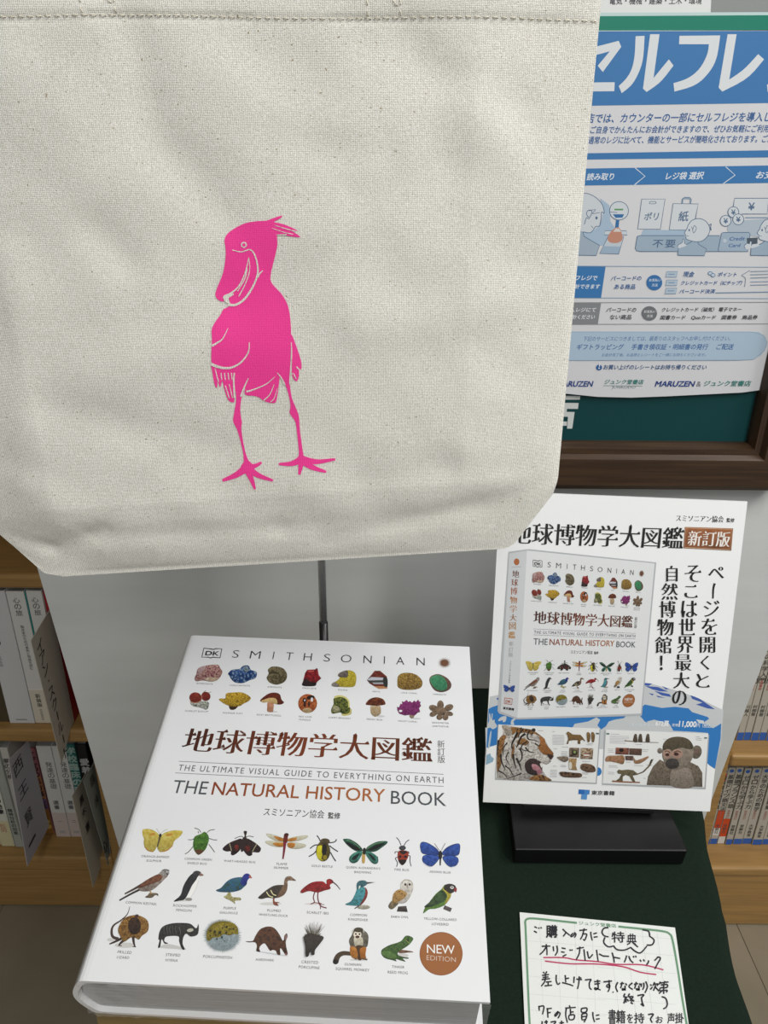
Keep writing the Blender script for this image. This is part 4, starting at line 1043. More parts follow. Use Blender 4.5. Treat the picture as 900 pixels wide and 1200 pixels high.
def adonis(i_):
    bl = ['24408c', '2f52a8', '3a5fb4']
    for a in ([(338, 180), (360, 152), (420, 165), (500, 215), (535, 260), (530, 290), (440, 285), (360, 270), (340, 220)], [(530, 300), (440, 285), (370, 300), (362, 350), (400, 395), (450, 412), (500, 375), (540, 320)], [(570, 265), (620, 210), (700, 175), (750, 175), (755, 230), (735, 290), (650, 298), (580, 290)], [(575, 310), (650, 298), (720, 310), (740, 350), (715, 400), (660, 415), (610, 380)]):
        i_.P(a, bl, cell=1.3); i_.L(a, 5, '1c2a5a', closed=True)
    i_.L([(375, 375), (410, 402), (455, 414)], 5, 'c6cad6'); i_.L([(745, 355), (718, 402), (660, 420)], 5, 'c6cad6')
    i_.E(550, 290, 20, 48, '24221f'); i_.L([(550, 330), (548, 400)], 16, '24221f', 12); i_.L([(540, 242), (510, 200), (488, 168)], 4, '4a4a48'); i_.L([(562, 240), (585, 195), (602, 165)], 4, '4a4a48')
i_ = N_('adonis_butterfly_picture', G5); adonis(i_)
i_ = N_('barn_owl_picture', G5)
i_.P([(90, 885), (105, 832), (190, 825), (205, 890)], ['2f2a28', '544a48'], sm=False); i_.P([(0, 830), (40, 770), (100, 775), (110, 800), (40, 862)], ['5a4c3a', '8f8062'], cell=1)
i_.P([(60, 780), (90, 690), (125, 650), (130, 590), (170, 550), (230, 555), (262, 600), (258, 660), (235, 720), (195, 780), (150, 800), (95, 795)], ['b8b0a4', 'd9d4cc', 'e6e2dc'], cell=1.1); i_.P([(42, 765), (60, 690), (120, 652), (195, 690), (182, 730), (115, 780), (55, 800)], ['7a5626', 'b08a4a', 'd0a86a', '8a642c'], fs=.6, cell=.9)
i_.L([(140, 590), (165, 555), (200, 550), (240, 565), (258, 600)], 5, '8a7a60'); i_.E(180, 600, 11, 13, '1e1a18'); i_.E(225, 600, 11, 13, '1e1a18'); i_.P([(193, 605), (208, 605), (200, 650)], '9a8a80')
i_ = N_('lovebird_picture', G5)
i_.P([(595, 818), (672, 850), (655, 890), (578, 858)], ['4a4242', '6d6262'], sm=False)
i_.P([(370, 905), (385, 850), (430, 790), (500, 700), (560, 650), (600, 600), (640, 640), (665, 700), (640, 760), (590, 820), (500, 855), (430, 862)], ['3f6a24', '6a9a3c', '558034'], cell=1.1); i_.P([(380, 835), (440, 780), (520, 690), (570, 660), (620, 700), (600, 760), (520, 810), (430, 840)], ['22381c', '35522a', '44643a'], cell=1.1)
i_.P([(575, 650), (600, 620), (655, 680), (662, 720), (635, 770), (592, 805), (622, 730), (600, 680)], ['a89a2e', 'c9bc4a']); i_.P([(585, 645), (600, 605), (650, 592), (700, 608), (715, 640), (690, 680), (650, 695), (610, 668)], '2c2826'); i_.E(672, 632, 19, 16, 'dedede'); i_.E(672, 630, 8, 8, '1c1816'); i_.P([(696, 640), (722, 638), (716, 682), (694, 664)], '8a2a30')
H1 = (120, 1050, 1 / 9); H2 = (210, 1060, .1); H3 = (285, 1070, 1 / 9); H4 = (380, 1075, 1 / 9); H5 = (440, 1080, 2 / 15)
i_ = N_('frilled_lizard_picture', H1)
i_.E(240, 520, 110, 28, 'cfcdca'); i_.E(90, 462, 40, 18, 'd0cecc')
i_.L([(290, 110), (265, 190), (200, 255), (120, 310), (98, 370), (110, 430), (170, 455)], 4, '4a3a34', 34)
for a in ([(210, 445), (130, 485), (75, 508)], [(230, 465), (190, 500), (175, 525)], [(325, 430), (332, 495), (345, 536)]): i_.L(a, 30, '3a2c26', 12)
i_.L([(320, 535), (355, 538)], 8, '2c221e'); i_.L([(165, 522), (205, 528)], 8, '2c221e')
i_.P([(165, 370), (180, 310), (230, 240), (290, 212), (365, 203), (430, 225), (475, 260), (490, 320), (475, 380), (420, 420), (385, 462), (350, 445), (300, 440), (230, 485), (190, 430)], ['5a3c1c', '8a6030', 'b08a4a', '7a5228'], fs=.3, cell=1.1)
for k_ in range(11): a = 1.9 + k_ * .42; i_.L([(330 + 60 * math.cos(a), 320 + 60 * math.sin(a)), (330 + 148 * math.cos(a), 320 + 112 * math.sin(a))], 5, '5a3c20', 3)
i_.E(340, 318, 68, 92, ['2a1e18', '4a3428']); i_.E(365, 215, 20, 18, '4a3434')
i_ = N_('hyena_picture', KK)
i_.P([(262, 628), (300, 612), (372, 628), (380, 638), (330, 634)], 'c9c8c6')
i_.P([(257, 590), (262, 555), (280, 530), (320, 517), (370, 515), (405, 520), (430, 540), (440, 520), (442, 545), (435, 570), (405, 578), (385, 565), (372, 580), (368, 610), (378, 635), (365, 635), (352, 600), (350, 578), (320, 575), (290, 580), (285, 600), (302, 608), (285, 610), (272, 590), (265, 625), (255, 628), (262, 595)], ['1c1c1c', '3a3a39', '2b2b2b'], cell=1)
for x in (285, 298, 311, 324, 337): i_.L([(x, 528), (x - 3, 545), (x + 3, 565)], 1.6, '6a6a66', 1)
i_.L([(352, 535), (358, 555), (356, 570)], 2.5, '7a7a76', 1); i_.E(403, 549, 15, 8, 'b9b9ac', -10)
i_ = N_('porcupinefish_picture', H2)
sp = []; rs = random.Random(5)
for i in range(120):
    a = math.pi * 2 * i / 120; r = (1.0 if i % 2 else 1.2 + rs.random() * .09)
    sp.append((505 + 184 * r * math.cos(a), 368 + 165 * r * math.sin(a)))
i_.P(sp, ['7d929a', '9aacb2', 'b5c2c6'], sm=False, fs=.8, cell=1)
i_.P([(322, 400), (330, 310), (390, 230), (480, 200), (600, 205), (680, 260), (690, 350), (640, 345), (590, 365), (520, 350), (470, 385), (400, 390), (350, 430)], ['5d5218', '8a7a22', 'b0a038', '6d5f1a'], fs=.7, cell=1)
for i in range(60):
    a = math.pi * (1 + i / 60.) if i < 45 else rs.random() * 6; r0_, r1_ = 150, 205
    x, y = 505 + math.cos(a), 368 + math.sin(a); i_.L([(505 + 165 * math.cos(a), 368 + 145 * math.sin(a)), (505 + 205 * math.cos(a + .03), 368 + 186 * math.sin(a + .03))], 5, '7d6f24' if math.sin(a) < .1 else '9aa8ac', 1)
for x, y, r in ((370, 320, 11), (422, 330, 13), (480, 340, 16), (556, 340, 12), (560, 275, 12), (445, 415, 9), (505, 395, 11), (430, 370, 8), (600, 300, 9), (510, 290, 8), (370, 380, 9), (640, 300, 10), (535, 440, 6)): i_.E(x, y, r, r * 1.3, '2c2a14', n=10)
i_ = N_('aardvark_picture', H3)
i_.P([(130, 405), (180, 405), (390, 435), (480, 452), (380, 450)], 'c8cdd0')
i_.P([(25, 298), (100, 295), (125, 250), (170, 180), (230, 148), (300, 145), (350, 180), (390, 240), (415, 290), (430, 280), (435, 240), (460, 215), (468, 250), (450, 300), (455, 360), (470, 430), (450, 447), (430, 420), (400, 375), (388, 385), (392, 440), (360, 438), (345, 400), (310, 390), (285, 400), (262, 370), (225, 320), (180, 350), (170, 380), (180, 410), (138, 400), (145, 350), (125, 310), (60, 310)], ['34201a', '4a2c1e', '6a4228', '52301e'], fs=.25, cell=1.1, n=3)
i_.P([(440, 250), (460, 225), (462, 260), (448, 290)], '8a6a66'); i_.E(452, 435, 12, 12, '8a5a54')
i_ = N_('crested_porcupine_picture', H3)
rs = random.Random(9)
for i in range(70):
    a = math.radians(-160 + 140 * i / 69 + rs.uniform(-4, 4)); r = rs.uniform(140, 225) * (1 if -130 < math.degrees(a) < -50 else .62)
    i_.L([(735 + 20 * math.cos(a), 300 + 20 * math.sin(a)), (738 + r * math.cos(a) * .9, 310 + r * math.sin(a))], 7, rs.choice(['4a463c', '6a665a', '8a867a', '35322c']), 1.5)
i_.P([(640, 265), (690, 225), (760, 235), (850, 265), (810, 335), (760, 400), (752, 450), (722, 452), (715, 425), (700, 430), (690, 465), (660, 465), (655, 360)], ['24201c', '443c34', '302b26'], fs=.6, cell=.9)
i_ = N_('squirrel_monkey_picture', H4)
i_.E(360, 448, 90, 12, 'd0cfcd'); i_.L([(280, 385), (200, 380), (145, 410), (120, 470)], 40, '4a3c2c', 62); i_.E(120, 470, 30, 27, '1e1a18')
i_.P([(262, 240), (290, 190), (310, 140), (360, 108), (420, 140), (460, 180), (465, 240), (440, 320), (300, 330), (270, 290)], ['4f4a3c', '6a6458', '7d766a'], fs=.5, cell=1.1); i_.P([(318, 210), (400, 215), (405, 300), (350, 322), (320, 290)], ['c4bca4', 'dcd6c4']); i_.P([(330, 310), (410, 310), (400, 440), (350, 440)], '4a3018')
i_.P([(275, 310), (330, 320), (352, 380), (345, 435), (300, 430), (275, 390)], ['a8641e', 'c88a3c']); i_.P([(380, 330), (442, 318), (435, 390), (440, 440), (392, 440), (378, 390)], ['a8641e', 'b8742c']); i_.L([(320, 438), (345, 442)], 14, '5a4a38'); i_.L([(400, 438), (455, 448)], 16, '5a4a38')
i_.E(350, 185, 42, 38, 'eadfce'); i_.E(362, 135, 50, 26, ['3f382a', '544b3a']); i_.E(333, 178, 10, 10, '1e1410'); i_.E(372, 180, 10, 10, '1e1410'); i_.E(350, 209, 23, 14, '4a2c24'); i_.L([(305, 135), (298, 165)], 10, 'cfc8ba'); i_.L([(410, 140), (420, 165)], 9, 'c9c2b0')
i_ = N_('reed_frog_picture', H5)
i_.E(230, 300, 60, 20, 'cccac8')
i_.P([(205, 248), (260, 252), (322, 262), (330, 270), (300, 272), (210, 278)], ['6a4a38', '8a6450']); i_.P([(50, 270), (65, 240), (130, 205), (220, 175), (260, 130), (290, 125), (325, 140), (330, 160), (300, 200), (260, 230), (210, 260), (195, 290), (240, 310), (290, 318), (285, 328), (240, 325), (265, 350), (240, 348), (180, 330), (185, 350), (150, 340), (90, 325), (60, 300)], ['243c16', '3c5a2a', '547a3a', '2f4a1e'], fs=.35, cell=1.1)
i_.P([(60, 265), (120, 262), (180, 295), (180, 325), (100, 318), (62, 290)], ['4e7035', '6a8c4c']); i_.E(286, 170, 10, 8, '14160f'); i_.L([(262, 160), (285, 180), (300, 195)], 4, 'a0ac5a')
i_ = N_('new_edition_badge', H5)
i_.E(577, 283, 189, 191, '8a5026', n=48); i_.E(577, 283, 184, 186, '9c6133', n=48)
i_.T('NEW', 453, 277, 698, 287, 'f2f2f0', 'r', h=76, space=.95); i_.T('EDITION', 449, 338, 706, 357, 'dccabc', 'l', h=42)

def cap(fr, *items):
    for t, x0, y0, x1, y1 in items:
        cp = Ink(CS).fr(*fr); pic('picture_caption', cp); cp.T(t, x0, y0, x1, y1, '4c4c4c', 'r', space=1.1)
cap(F1, ('RHODONITE', 152, 668, 340, 676), ('CHALCANTHITE', 538, 688, 778, 697), ('SCARLET ELFCUP', 15, 990, 285, 1000), ('SULPHUR TUFT', 460, 1012, 692, 1024))
cap(F2, ('AMMONITE', 132, 708, 300, 716), ('CROCOITE', 543, 722, 705, 730), ('ROSY BRITTLEGILL', 8, 1035, 298, 1047), ('RED CAGE', 502, 1056, 652, 1062), ('FUNGUS', 505, 1092, 636, 1098))
cap(F3, ('SULFUR', 160, 642, 272, 648), ('AGATE', 563, 660, 652, 665), ('LUMPY BRACKET', 52, 968, 310, 980), ('PENNY BUN', 497, 987, 680, 996))
cap(F4, ('LACE CORAL', 90, 563, 260, 572), ('VARISCITE', 425, 580, 565, 586), ('VIOLET CORAL', 55, 862, 260, 872), ('BAROMETER', 420, 880, 595, 888), ('EARTHSTAR', 423, 917, 594, 924))
cap(G1, ('ORANGE-BARRED', 408, 402, 702, 412), ('SULPHUR', 462, 448, 620, 454), ('COMMON KESTREL', 242, 888, 572, 910))
cap(G2, ('COMMON GREEN', 55, 428, 342, 440), ('SHIELD BUG', 85, 474, 288, 483), ('WART-HEADED BUG', 470, 450, 800, 466), ('PURPLE', 466, 950, 598, 955), ('GALLINULE', 425, 996, 615, 1004))
cap(G3, ('FLAME', 216, 438, 326, 442), ('SKIMMER', 186, 478, 340, 486), ('GOLD BEETLE', 585, 458, 808, 467), ('PLUMED', 118, 930, 260, 936), ('WHISTLING-DUCK', 28, 972, 335, 988), ('SCARLET IBIS', 535, 950, 765, 962))
cap(G4, ('QUEEN ALEXANDRA\'S', 155, 530, 555, 547), ('BIRDWING', 252, 582, 448, 590), ('FIRE BUG', 725, 553, 892, 560), ('COMMON', 203, 1085, 400, 1092), ('KINGFISHER', 180, 1137, 412, 1147), ('BARN OWL', 685, 1105, 888, 1113))
cap(G5, ('ADONIS BLUE', 435, 475, 658, 485), ('YELLOW-COLLARED', 375, 970, 722, 985), ('LOVEBIRD', 460, 1027, 636, 1035))
cap(KK, ('ROCKHOPPER', 324, 440, 432, 445), ('PENGUIN', 337, 461, 408, 465), ('AARDVARK', 702, 688, 786, 692))
cap(H1, ('FRILLED', 158, 603, 304, 612), ('LIZARD', 150, 657, 278, 666), ('STRIPED', 665, 634, 818, 641), ('HYENA', 664, 690, 792, 696))
cap(H2, ('PORCUPINEFISH', 278, 625, 618, 640))
cap(H3, ('CRESTED', 614, 530, 790, 538), ('PORCUPINE', 585, 582, 804, 594))
cap(H4, ('GUIANAN', 214, 508, 388, 515), ('SQUIRREL MONKEY', 120, 560, 474, 578), ('TINKER', 714, 534, 845, 540), ('REED FROG', 670, 592, 880, 602))
for name, ik in mini: ik.build(name, cvo, m=INK_GLOSS)
# ------------------------------------------------------------------ standing poster panel on its black stand
SK = 1.08
def pk_(x, y, z): return CAM + (Vector((x, y, z)) - CAM) * SK
P_BL, P_BR, P_TL = pk_(.094, .542, .879), pk_(.304, .539, .872), pk_(.098, .610, 1.162)
PS = Surf(P_BL, P_BR - P_BL, P_TL - P_BL)
q = [PS.p3(*PS.uv(x, y)) for x, y in ((566, 940), (832, 951), (876, 588), (586, 576))]
base_c = (q[0] + q[1]) / 2
poster = thing('advertising_panel', 'white upright poster panel picturing the natural history book, tiger and monkey', 'poster', tuple(base_c))
pbd = slab('panel_board', q, PS.n, .003, WHITE, poster)
# globe
gl = Ink(PS)
GREY = 'ccd1d4'; OB = '2f7cc4'; OB2 = '3a63b4'
gl.fr(660, 790, .22222)
gl.P([(400, 45), (460, 50), (560, 75), (700, 120), (845, 190), (832, 360), (800, 500), (760, 470), (400, 400), (0, 390), (0, 200)], GREY, sm=False)
gl.P([(405, 180), (430, 160), (520, 178), (590, 172), (660, 180), (680, 200), (760, 225), (770, 235), (740, 255), (790, 285), (833, 260), (830, 340), (800, 500), (770, 480), (750, 460), (764, 310), (700, 305), (570, 298), (560, 280), (470, 268), (430, 250), (405, 220)], OB, sm=False)
gl.P([(0, 215), (180, 212), (300, 210), (335, 215), (320, 232), (270, 240), (240, 250), (225, 275), (200, 292), (180, 270), (195, 240), (175, 228), (130, 250), (60, 262), (50, 280), (0, 285)], OB, sm=False)
gl.P([(440, 250), (480, 240), (560, 262), (580, 298), (500, 292), (465, 275)], GREY, sm=False)
for a in ([(425, 45), (470, 50), (450, 62), (425, 58)], [(430, 62), (500, 68), (555, 92), (510, 90), (470, 80)], [(480, 88), (560, 105), (570, 120), (520, 112)], [(490, 112), (540, 125), (500, 122)], [(450, 100), (478, 105), (470, 112)], [(670, 110), (720, 130), (800, 185), (760, 180), (700, 160), (735, 150), (680, 130)], [(520, 62), (560, 78), (540, 80)]):
    gl.P(a, '3f5fae', sm=False)
gl.P([(700, 238), (740, 245), (745, 262), (715, 258)], 'd9dde0', sm=False)
gl.fr(565, 790, .125)
gl.P([(75, 210), (170, 190), (172, 372), (330, 410), (450, 405), (820, 405), (820, 500), (30, 500), (38, 850), (55, 400)], GREY, sm=False)
gl.P([(60, 325), (100, 305), (165, 285), (170, 370), (330, 412), (820, 402), (820, 495), (300, 478), (150, 470), (140, 660), (40, 690), (52, 480)], OB, sm=False)
gl.P([(135, 225), (168, 215), (168, 240), (140, 240)], '3f5fae', sm=False); gl.P([(65, 380), (72, 365), (85, 420), (90, 370), (98, 375), (95, 430), (115, 425), (118, 450), (140, 490), (100, 515), (75, 500), (52, 505), (55, 460), (65, 440)], GREY)
gl.P([(150, 430), (180, 400), (225, 395), (220, 440), (195, 448), (190, 430), (160, 440)], GREY); gl.P([(270, 470), (275, 430), (310, 408), (330, 412), (295, 440), (300, 472)], GREY); gl.P([(75, 545), (88, 545), (70, 680), (55, 680)], 'b9c9d4')
gl.P([(40, 760), (75, 740), (85, 770), (110, 790), (100, 820), (35, 850)], '8fb4cc', sm=False)
gl.fr(0, 0, 1); gl.E(700.5, 904, 4.6, 5, OB)
gl.T('オールカラー', 739.5, 850.5, 766, 851.2, 'dfe9f2', 'b'); gl.T('672頁', 767.7, 850.8, 783.5, 851.4, 'f4f8fb', 'B', h=6.8); gl.T('定価', 787, 851, 794.5, 851.3, 'dfe9f2', 'b'); gl.T('11,000', 795, 852.5, 815.5, 853.2, 'f4f8fb', 'B', h=8); gl.T('円（税込）', 816, 852.2, 834, 853, 'dfe9f2', 'b', h=5)
gl.build('globe_print', pbd, h0=.00008, dh=.000008)

hd = Ink(PS)
def hn(name):
    global hd
    hd.build(name, pbd, h0=.0003); hd = Ink(PS)
hd.T('スミソニアン協会', 791.8, 610.8, 847.6, 612.2, '20201f', 'm', h=7.6); hd.T('監修', 851, 611.8, 860.3, 612.2, '20201f', 'b', h=5)
hd.T('地球博物学大図鑑', 597.2, 637, 800, 643.3, '161616', 'm', h=27)
hn('headline_lettering')
hd.P([(802.6, 617.4), (859, 619.2), (856.8, 645.2), (800.8, 642.4)], ['8a4f2a', 'a86a42', '99592f'], fs=.06, sm=False, cell=3)
hd.L([(803.6, 618.6), (857.8, 620.2), (855.8, 644), (802, 641.4)], .6, 'd9b592', sm=False, closed=True)
hd.T('新訂版', 805, 639.4, 854.5, 640.8, 'f3efe9', 'm', h=17.5)
hn('new_edition_label')
def col(txt, x0, y0, x1, y1, size):
    n = len(txt)
    for i, ch in enumerate(txt):
        t = i / (n - 1); x = x0 + (x1 - x0) * t; y = y0 + (y1 - y0) * t
        if ch == 'ー': hd.L([(x + 1, y - size * .45), (x - .6, y - size * .1), (x - 1, y + size * .48)], 2.6, '161616', 1.8)
        else:
            k = {'ペ': .95, 'く': .8, '！': .85, 'の': .88, 'こ': .8, 'と': .85, '自': .92}.get(ch, 1)
            if ch == '！': hd.G(ch, x - 1.6, y - 8.5, x + 1.6, y + 8.5, '161616', 'b')
            elif ch == 'く': hd.G(ch, x - 5.2, y - 8.2, x + 5.2, y + 8.2, '161616', 'm')
            elif ch == 'ペ': hd.G(ch, x - 9.4, y - 6.8, x + 9.4, y + 6.8, '161616', 'm')
            elif ch == '自': hd.G(ch, x - 7, y - 9.2, x + 7, y + 9.2, '161616', 'm')
            else: hd.C(ch, x, y, size * k, '161616', 'm')
col('ページを開くと', 839, 671, 823.5, 797.5, 19); col('そこは世界最大の', 812, 672, 796, 817.5, 19.5); col('自然博物館！', 787, 672, 774.8, 776.5, 19.5)
hn('vertical_copy_lettering')
hd.fr(660, 790, .22222)
hd.P([(82, 607), (140, 610), (138, 634), (80, 632)], '2a6fc0', sm=False); hd.P([(97, 632), (127, 633), (124, 661), (94, 659)], '5a9ad8', sm=False); hd.P([(110, 609), (140, 610), (138, 634), (112, 633)], '4a8ad0', sm=False)
hd.T('東京書籍', 148, 636, 270, 639, '1c1e22', 'b', h=24)
hd.build('publisher_logo', pbd, h0=.0003)

# picture of the book: spine, cover and all its small print
bs = Ink(PS)
bs.P([(615.5, 643.8), (620, 643.4), (769, 659), (752, 838.5), (606.5, 843), (585, 836), (583, 833), (596, 646.5)], 'b9bdc1', sm=False)
bs.P([(596.7, 648.5), (617.4, 645), (606.2, 841), (586.6, 833.5)], 'd3d7da', sm=False)
bs.P([(617.4, 645), (767, 660.2), (750.8, 836), (606.2, 841)], 'e7eaec', sm=False)
bs.fr(580, 650, 1 / 6)
bs.E(152, 50, 20, 24, 'b0683c'); bs.L([(118, 88), (185, 84)], 2, '7a7a7a', sm=False)
cs_ = ['6a3826', '8a4a30', 'a86038', 'b47a48', 'b8855a', '9a6a44', 'b08048', 'c08a40']
for i, (ch, x, y) in enumerate(zip('地球博物学大図鑑', (145, 138, 133, 131, 129, 127, 122, 118), (135, 195, 255, 318, 380, 440, 500, 562))): bs.C(ch, x, y, 50, cs_[i], 'm')
for ch, x, y in zip('新訂版', (115, 112, 110), (625, 665, 702)): bs.C(ch, x, y, 32, 'a5a5a3', 'r')
for i, ch in enumerate('スミソニアン協会監修'): bs.C(ch, 110 - i * 1.1, 752 + i * 16, 11, '55504c', 'r')
bs.L([(68, 1005), (122, 1012), (118, 1052), (66, 1044)], 5, 'b0522e', sm=False, closed=True); bs.T('DK', 74, 1038, 112, 1042, 'b0522e', 'B'); bs.T('東京書籍', 55, 1085, 132, 1095, '26221f', 'B')
bs.build('book_picture', pbd, h0=.00032, dh=.00001)
sb = Ink(PS); sb.fr(596.5 - 550 * .031, 808 - 290 * .036, .0315); adonis(sb); sb.build('spine_butterfly_picture', pbd, h0=.0006, dh=.00001)
HM = homography([(228, 745), (555, 758), (575, 1175), (92, 1150)], [(617.4, 645), (767, 660.2), (750.8, 836), (606.2, 841)])
pc = Ink(PS)
for name, ik in mini:
    b = len(pc.v); pc.v += ik.v; pc.c += ik.c; mn = min(ik.h); pc.h += [min(h - mn, 12) for h in ik.h]; pc.f += [[b + i for i in t] for t in ik.f]
pc.build('book_picture_details', pbd, H=HM, h0=.0006, dh=.00001)

# tiger spread
tg = Ink(PS).fr(575, 840, .15)
tg.P([(55, 66), (858, 96), (828, 524), (34, 490)], 'a9aeb2', sm=False)
tg.P([(62, 60), (850, 90), (820, 515), (40, 480)], 'eef0f0', sm=False); tg.layer += 2
OR = ['8a5a2c', 'b07a40', 'c8925a', '94622e']; WH = ['b9b4aa', 'dedad2', 'efece6']; BK = '241d1a'
OR = ['5f4028', '8f6434', 'b58650', '7a5228']; WH = ['8f8a84', 'd4d0c8', 'efece6', 'a8a29a']
tg.P([(85, 65), (120, 62), (200, 80), (260, 90), (325, 100), (400, 150), (430, 190), (450, 230), (490, 280), (492, 310), (470, 345), (440, 372), (400, 365), (405, 420), (440, 470), (475, 500), (300, 492), (45, 478), (50, 300), (60, 180), (95, 130)], WH, fs=.35, sm=False, cell=1)
for a in ([(60, 185), (100, 140), (125, 165), (95, 250), (80, 340), (95, 430), (50, 420), (50, 300)], [(150, 85), (200, 80), (260, 90), (325, 102), (390, 150), (350, 165), (300, 130), (240, 125), (200, 165), (170, 140)], [(300, 492), (330, 462), (400, 452), (475, 500)], [(150, 210), (175, 190), (185, 250), (170, 330), (150, 280)], [(205, 190), (250, 165), (300, 195), (270, 225), (220, 230)]): tg.P(a, OR, fs=.4, cell=1.2)
tg.P([(110, 180), (160, 150), (200, 120), (180, 200), (160, 300), (180, 400), (240, 440), (300, 492), (60, 478), (90, 350)], WH, fs=.4, cell=1.1)
tg.P([(200, 240), (240, 215), (300, 240), (350, 270), (300, 330), (270, 370), (260, 430), (230, 400), (215, 320)], WH, cell=1.1); tg.P([(320, 130), (380, 150), (388, 185), (340, 175)], WH)
tg.P([(340, 300), (400, 290), (460, 320), (472, 345), (440, 370), (400, 362), (350, 330)], WH, cell=1); tg.P([(90, 65), (150, 80), (165, 130), (130, 150), (105, 110)], ['9a8a7a', 'c9c0b4', '6a5a4c'])
tg.P([(380, 150), (420, 170), (430, 205), (455, 240), (490, 285), (470, 300), (410, 290), (370, 240), (385, 200)], ['9a6430', 'b67a44'], cell=1)
tg.P([(265, 385), (275, 350), (310, 325), (360, 330), (400, 365), (400, 420), (380, 450), (330, 455), (285, 435)], ['2a2020', '4a3a38', '1c1616'], cell=1)
tg.P([(320, 370), (355, 370), (385, 395), (402, 430), (370, 455), (355, 420), (330, 410)], ['a8707a', 'c9929a'], cell=1); tg.P([(385, 362), (405, 365), (400, 395), (390, 385)], 'e6e4dc')
tg.P([(440, 290), (490, 300), (478, 325), (462, 330)], '3a2822'); tg.E(335, 102, 16, 14, '2a2220')
for a, w_ in (([(210, 120), (185, 170), (165, 215), (168, 250)], 14), ([(255, 95), (225, 130), (215, 165)], 9), ([(270, 130), (235, 160), (215, 210), (200, 240)], 13), ([(285, 190), (250, 215), (240, 250), (280, 262), (300, 250)], 8), ([(270, 235), (300, 270), (340, 275)], 9), ([(225, 245), (245, 290), (235, 340), (205, 360)], 10),
              ([(300, 110), (285, 150), (300, 175), (340, 180), (370, 195)], 9), ([(330, 120), (315, 150)], 8), ([(200, 320), (225, 370), (240, 420)], 12), ([(175, 290), (185, 360), (200, 400)], 11), ([(80, 290), (85, 350), (115, 410)], 10), ([(130, 200), (100, 240), (95, 300)], 8), ([(60, 180), (50, 300)], 10), ([(110, 380), (150, 410), (170, 450)], 8),
              ([(240, 440), (190, 460), (130, 480)], 8), ([(60, 420), (100, 440), (130, 475)], 8), ([(215, 90), (200, 115)], 7), ([(240, 82), (228, 105)], 7), ([(280, 92), (268, 118)], 7), ([(140, 270), (120, 320), (150, 380)], 7), ([(345, 205), (375, 225), (390, 215)], 8), ([(405, 455), (420, 490)], 7), ([(380, 462), (392, 490)], 7)):
    tg.L(a, w_ * 1.45, BK, w_ * .5)
for y in (300, 318, 335): tg.L([(360, y), (400, y + 8), (440, y + 25)], 2.5, 'e8e6e0')
for k_ in range(9): tg.L([(482, 140 + k_ * 9), (575, 143 + k_ * 9)], 2.6, 'b4b6b8', sm=False)
for k_ in range(7): tg.L([(465, 412 + k_ * 9), (518, 414 + k_ * 9)], 2.6, 'b4b6b8', sm=False)
for x, y, l_ in ((482, 112, 20), (555, 232, 50), (552, 268, 50), (550, 280, 50), (550, 290, 50), (552, 300, 50), (490, 245, 30), (485, 382, 30), (545, 375, 45), (545, 385, 45), (715, 345, 60), (712, 432, 50), (712, 442, 50), (710, 470, 40), (760, 205, 40), (745, 215, 50), (370, 105, 40)): tg.L([(x, y), (x + l_, y + 2)], 3, 'a5a7a9', sm=False)
tc = ['5a4024', '9a7a4a', '7a5c34']
tg.P([(588, 125), (605, 112), (625, 125), (640, 135), (700, 138), (720, 160), (735, 182), (738, 170), (735, 190), (715, 175), (700, 185), (700, 210), (680, 208), (680, 180), (640, 180), (610, 185), (605, 210), (592, 208), (605, 170), (600, 145)], tc, fs=.8, sm=False, cell=.8)
for x in (750, 785): tg.P([(x, 125), (x + 15, 118), (x + 28, 140), (x + 22, 190), (x + 5, 190)], tc, fs=.8, cell=.8)
tg.P([(615, 238), (692, 240), (688, 315), (612, 312)], ['2a2018', 'a8927a', '4a3828'], fs=.4, sm=False, cell=1); tg.E(655, 275, 20, 22, '1c1a14'); tg.E(655, 272, 11, 12, '8a9a5a')
tg.P([(703, 240), (800, 243), (795, 328), (700, 325)], ['4a3224', '9a7a5a', 'cfc0a8'], fs=.5, sm=False, cell=1); tg.E(748, 295, 26, 16, '8a4a44'); tg.P([(725, 290), (770, 292), (765, 302), (730, 302)], 'ded8cc')
tg.P([(520, 310), (600, 308), (600, 340), (575, 350), (540, 335)], ['3a2c24', 'a89a8a', '6a543c'], fs=.6, cell=.9)
tg.P([(610, 320), (672, 322), (665, 380), (675, 415), (640, 412), (612, 408)], ['7a5a30', 'c8a878', '9a7444'], fs=.6, sm=False, cell=.9); tg.P([(612, 355), (630, 355), (632, 400), (612, 400)], 'd9d4ca')
tg.P([(700, 385), (720, 362), (780, 368), (812, 390), (815, 425), (760, 430), (712, 412)], ['2c1c18', '8a6a50', '5a3c30'], fs=.5, cell=.9)
tg.P([(535, 435), (560, 425), (640, 432), (705, 440), (705, 468), (640, 472), (560, 465)], ['3a241a', '8a6a4a', '241815'], fs=.6, cell=.9)
tg.P([(822, 122), (846, 124), (845, 134), (821, 132)], '3a5a5a', sm=False)
tg.build('tiger_page_picture', pbd, h0=.0003, dh=.000006)
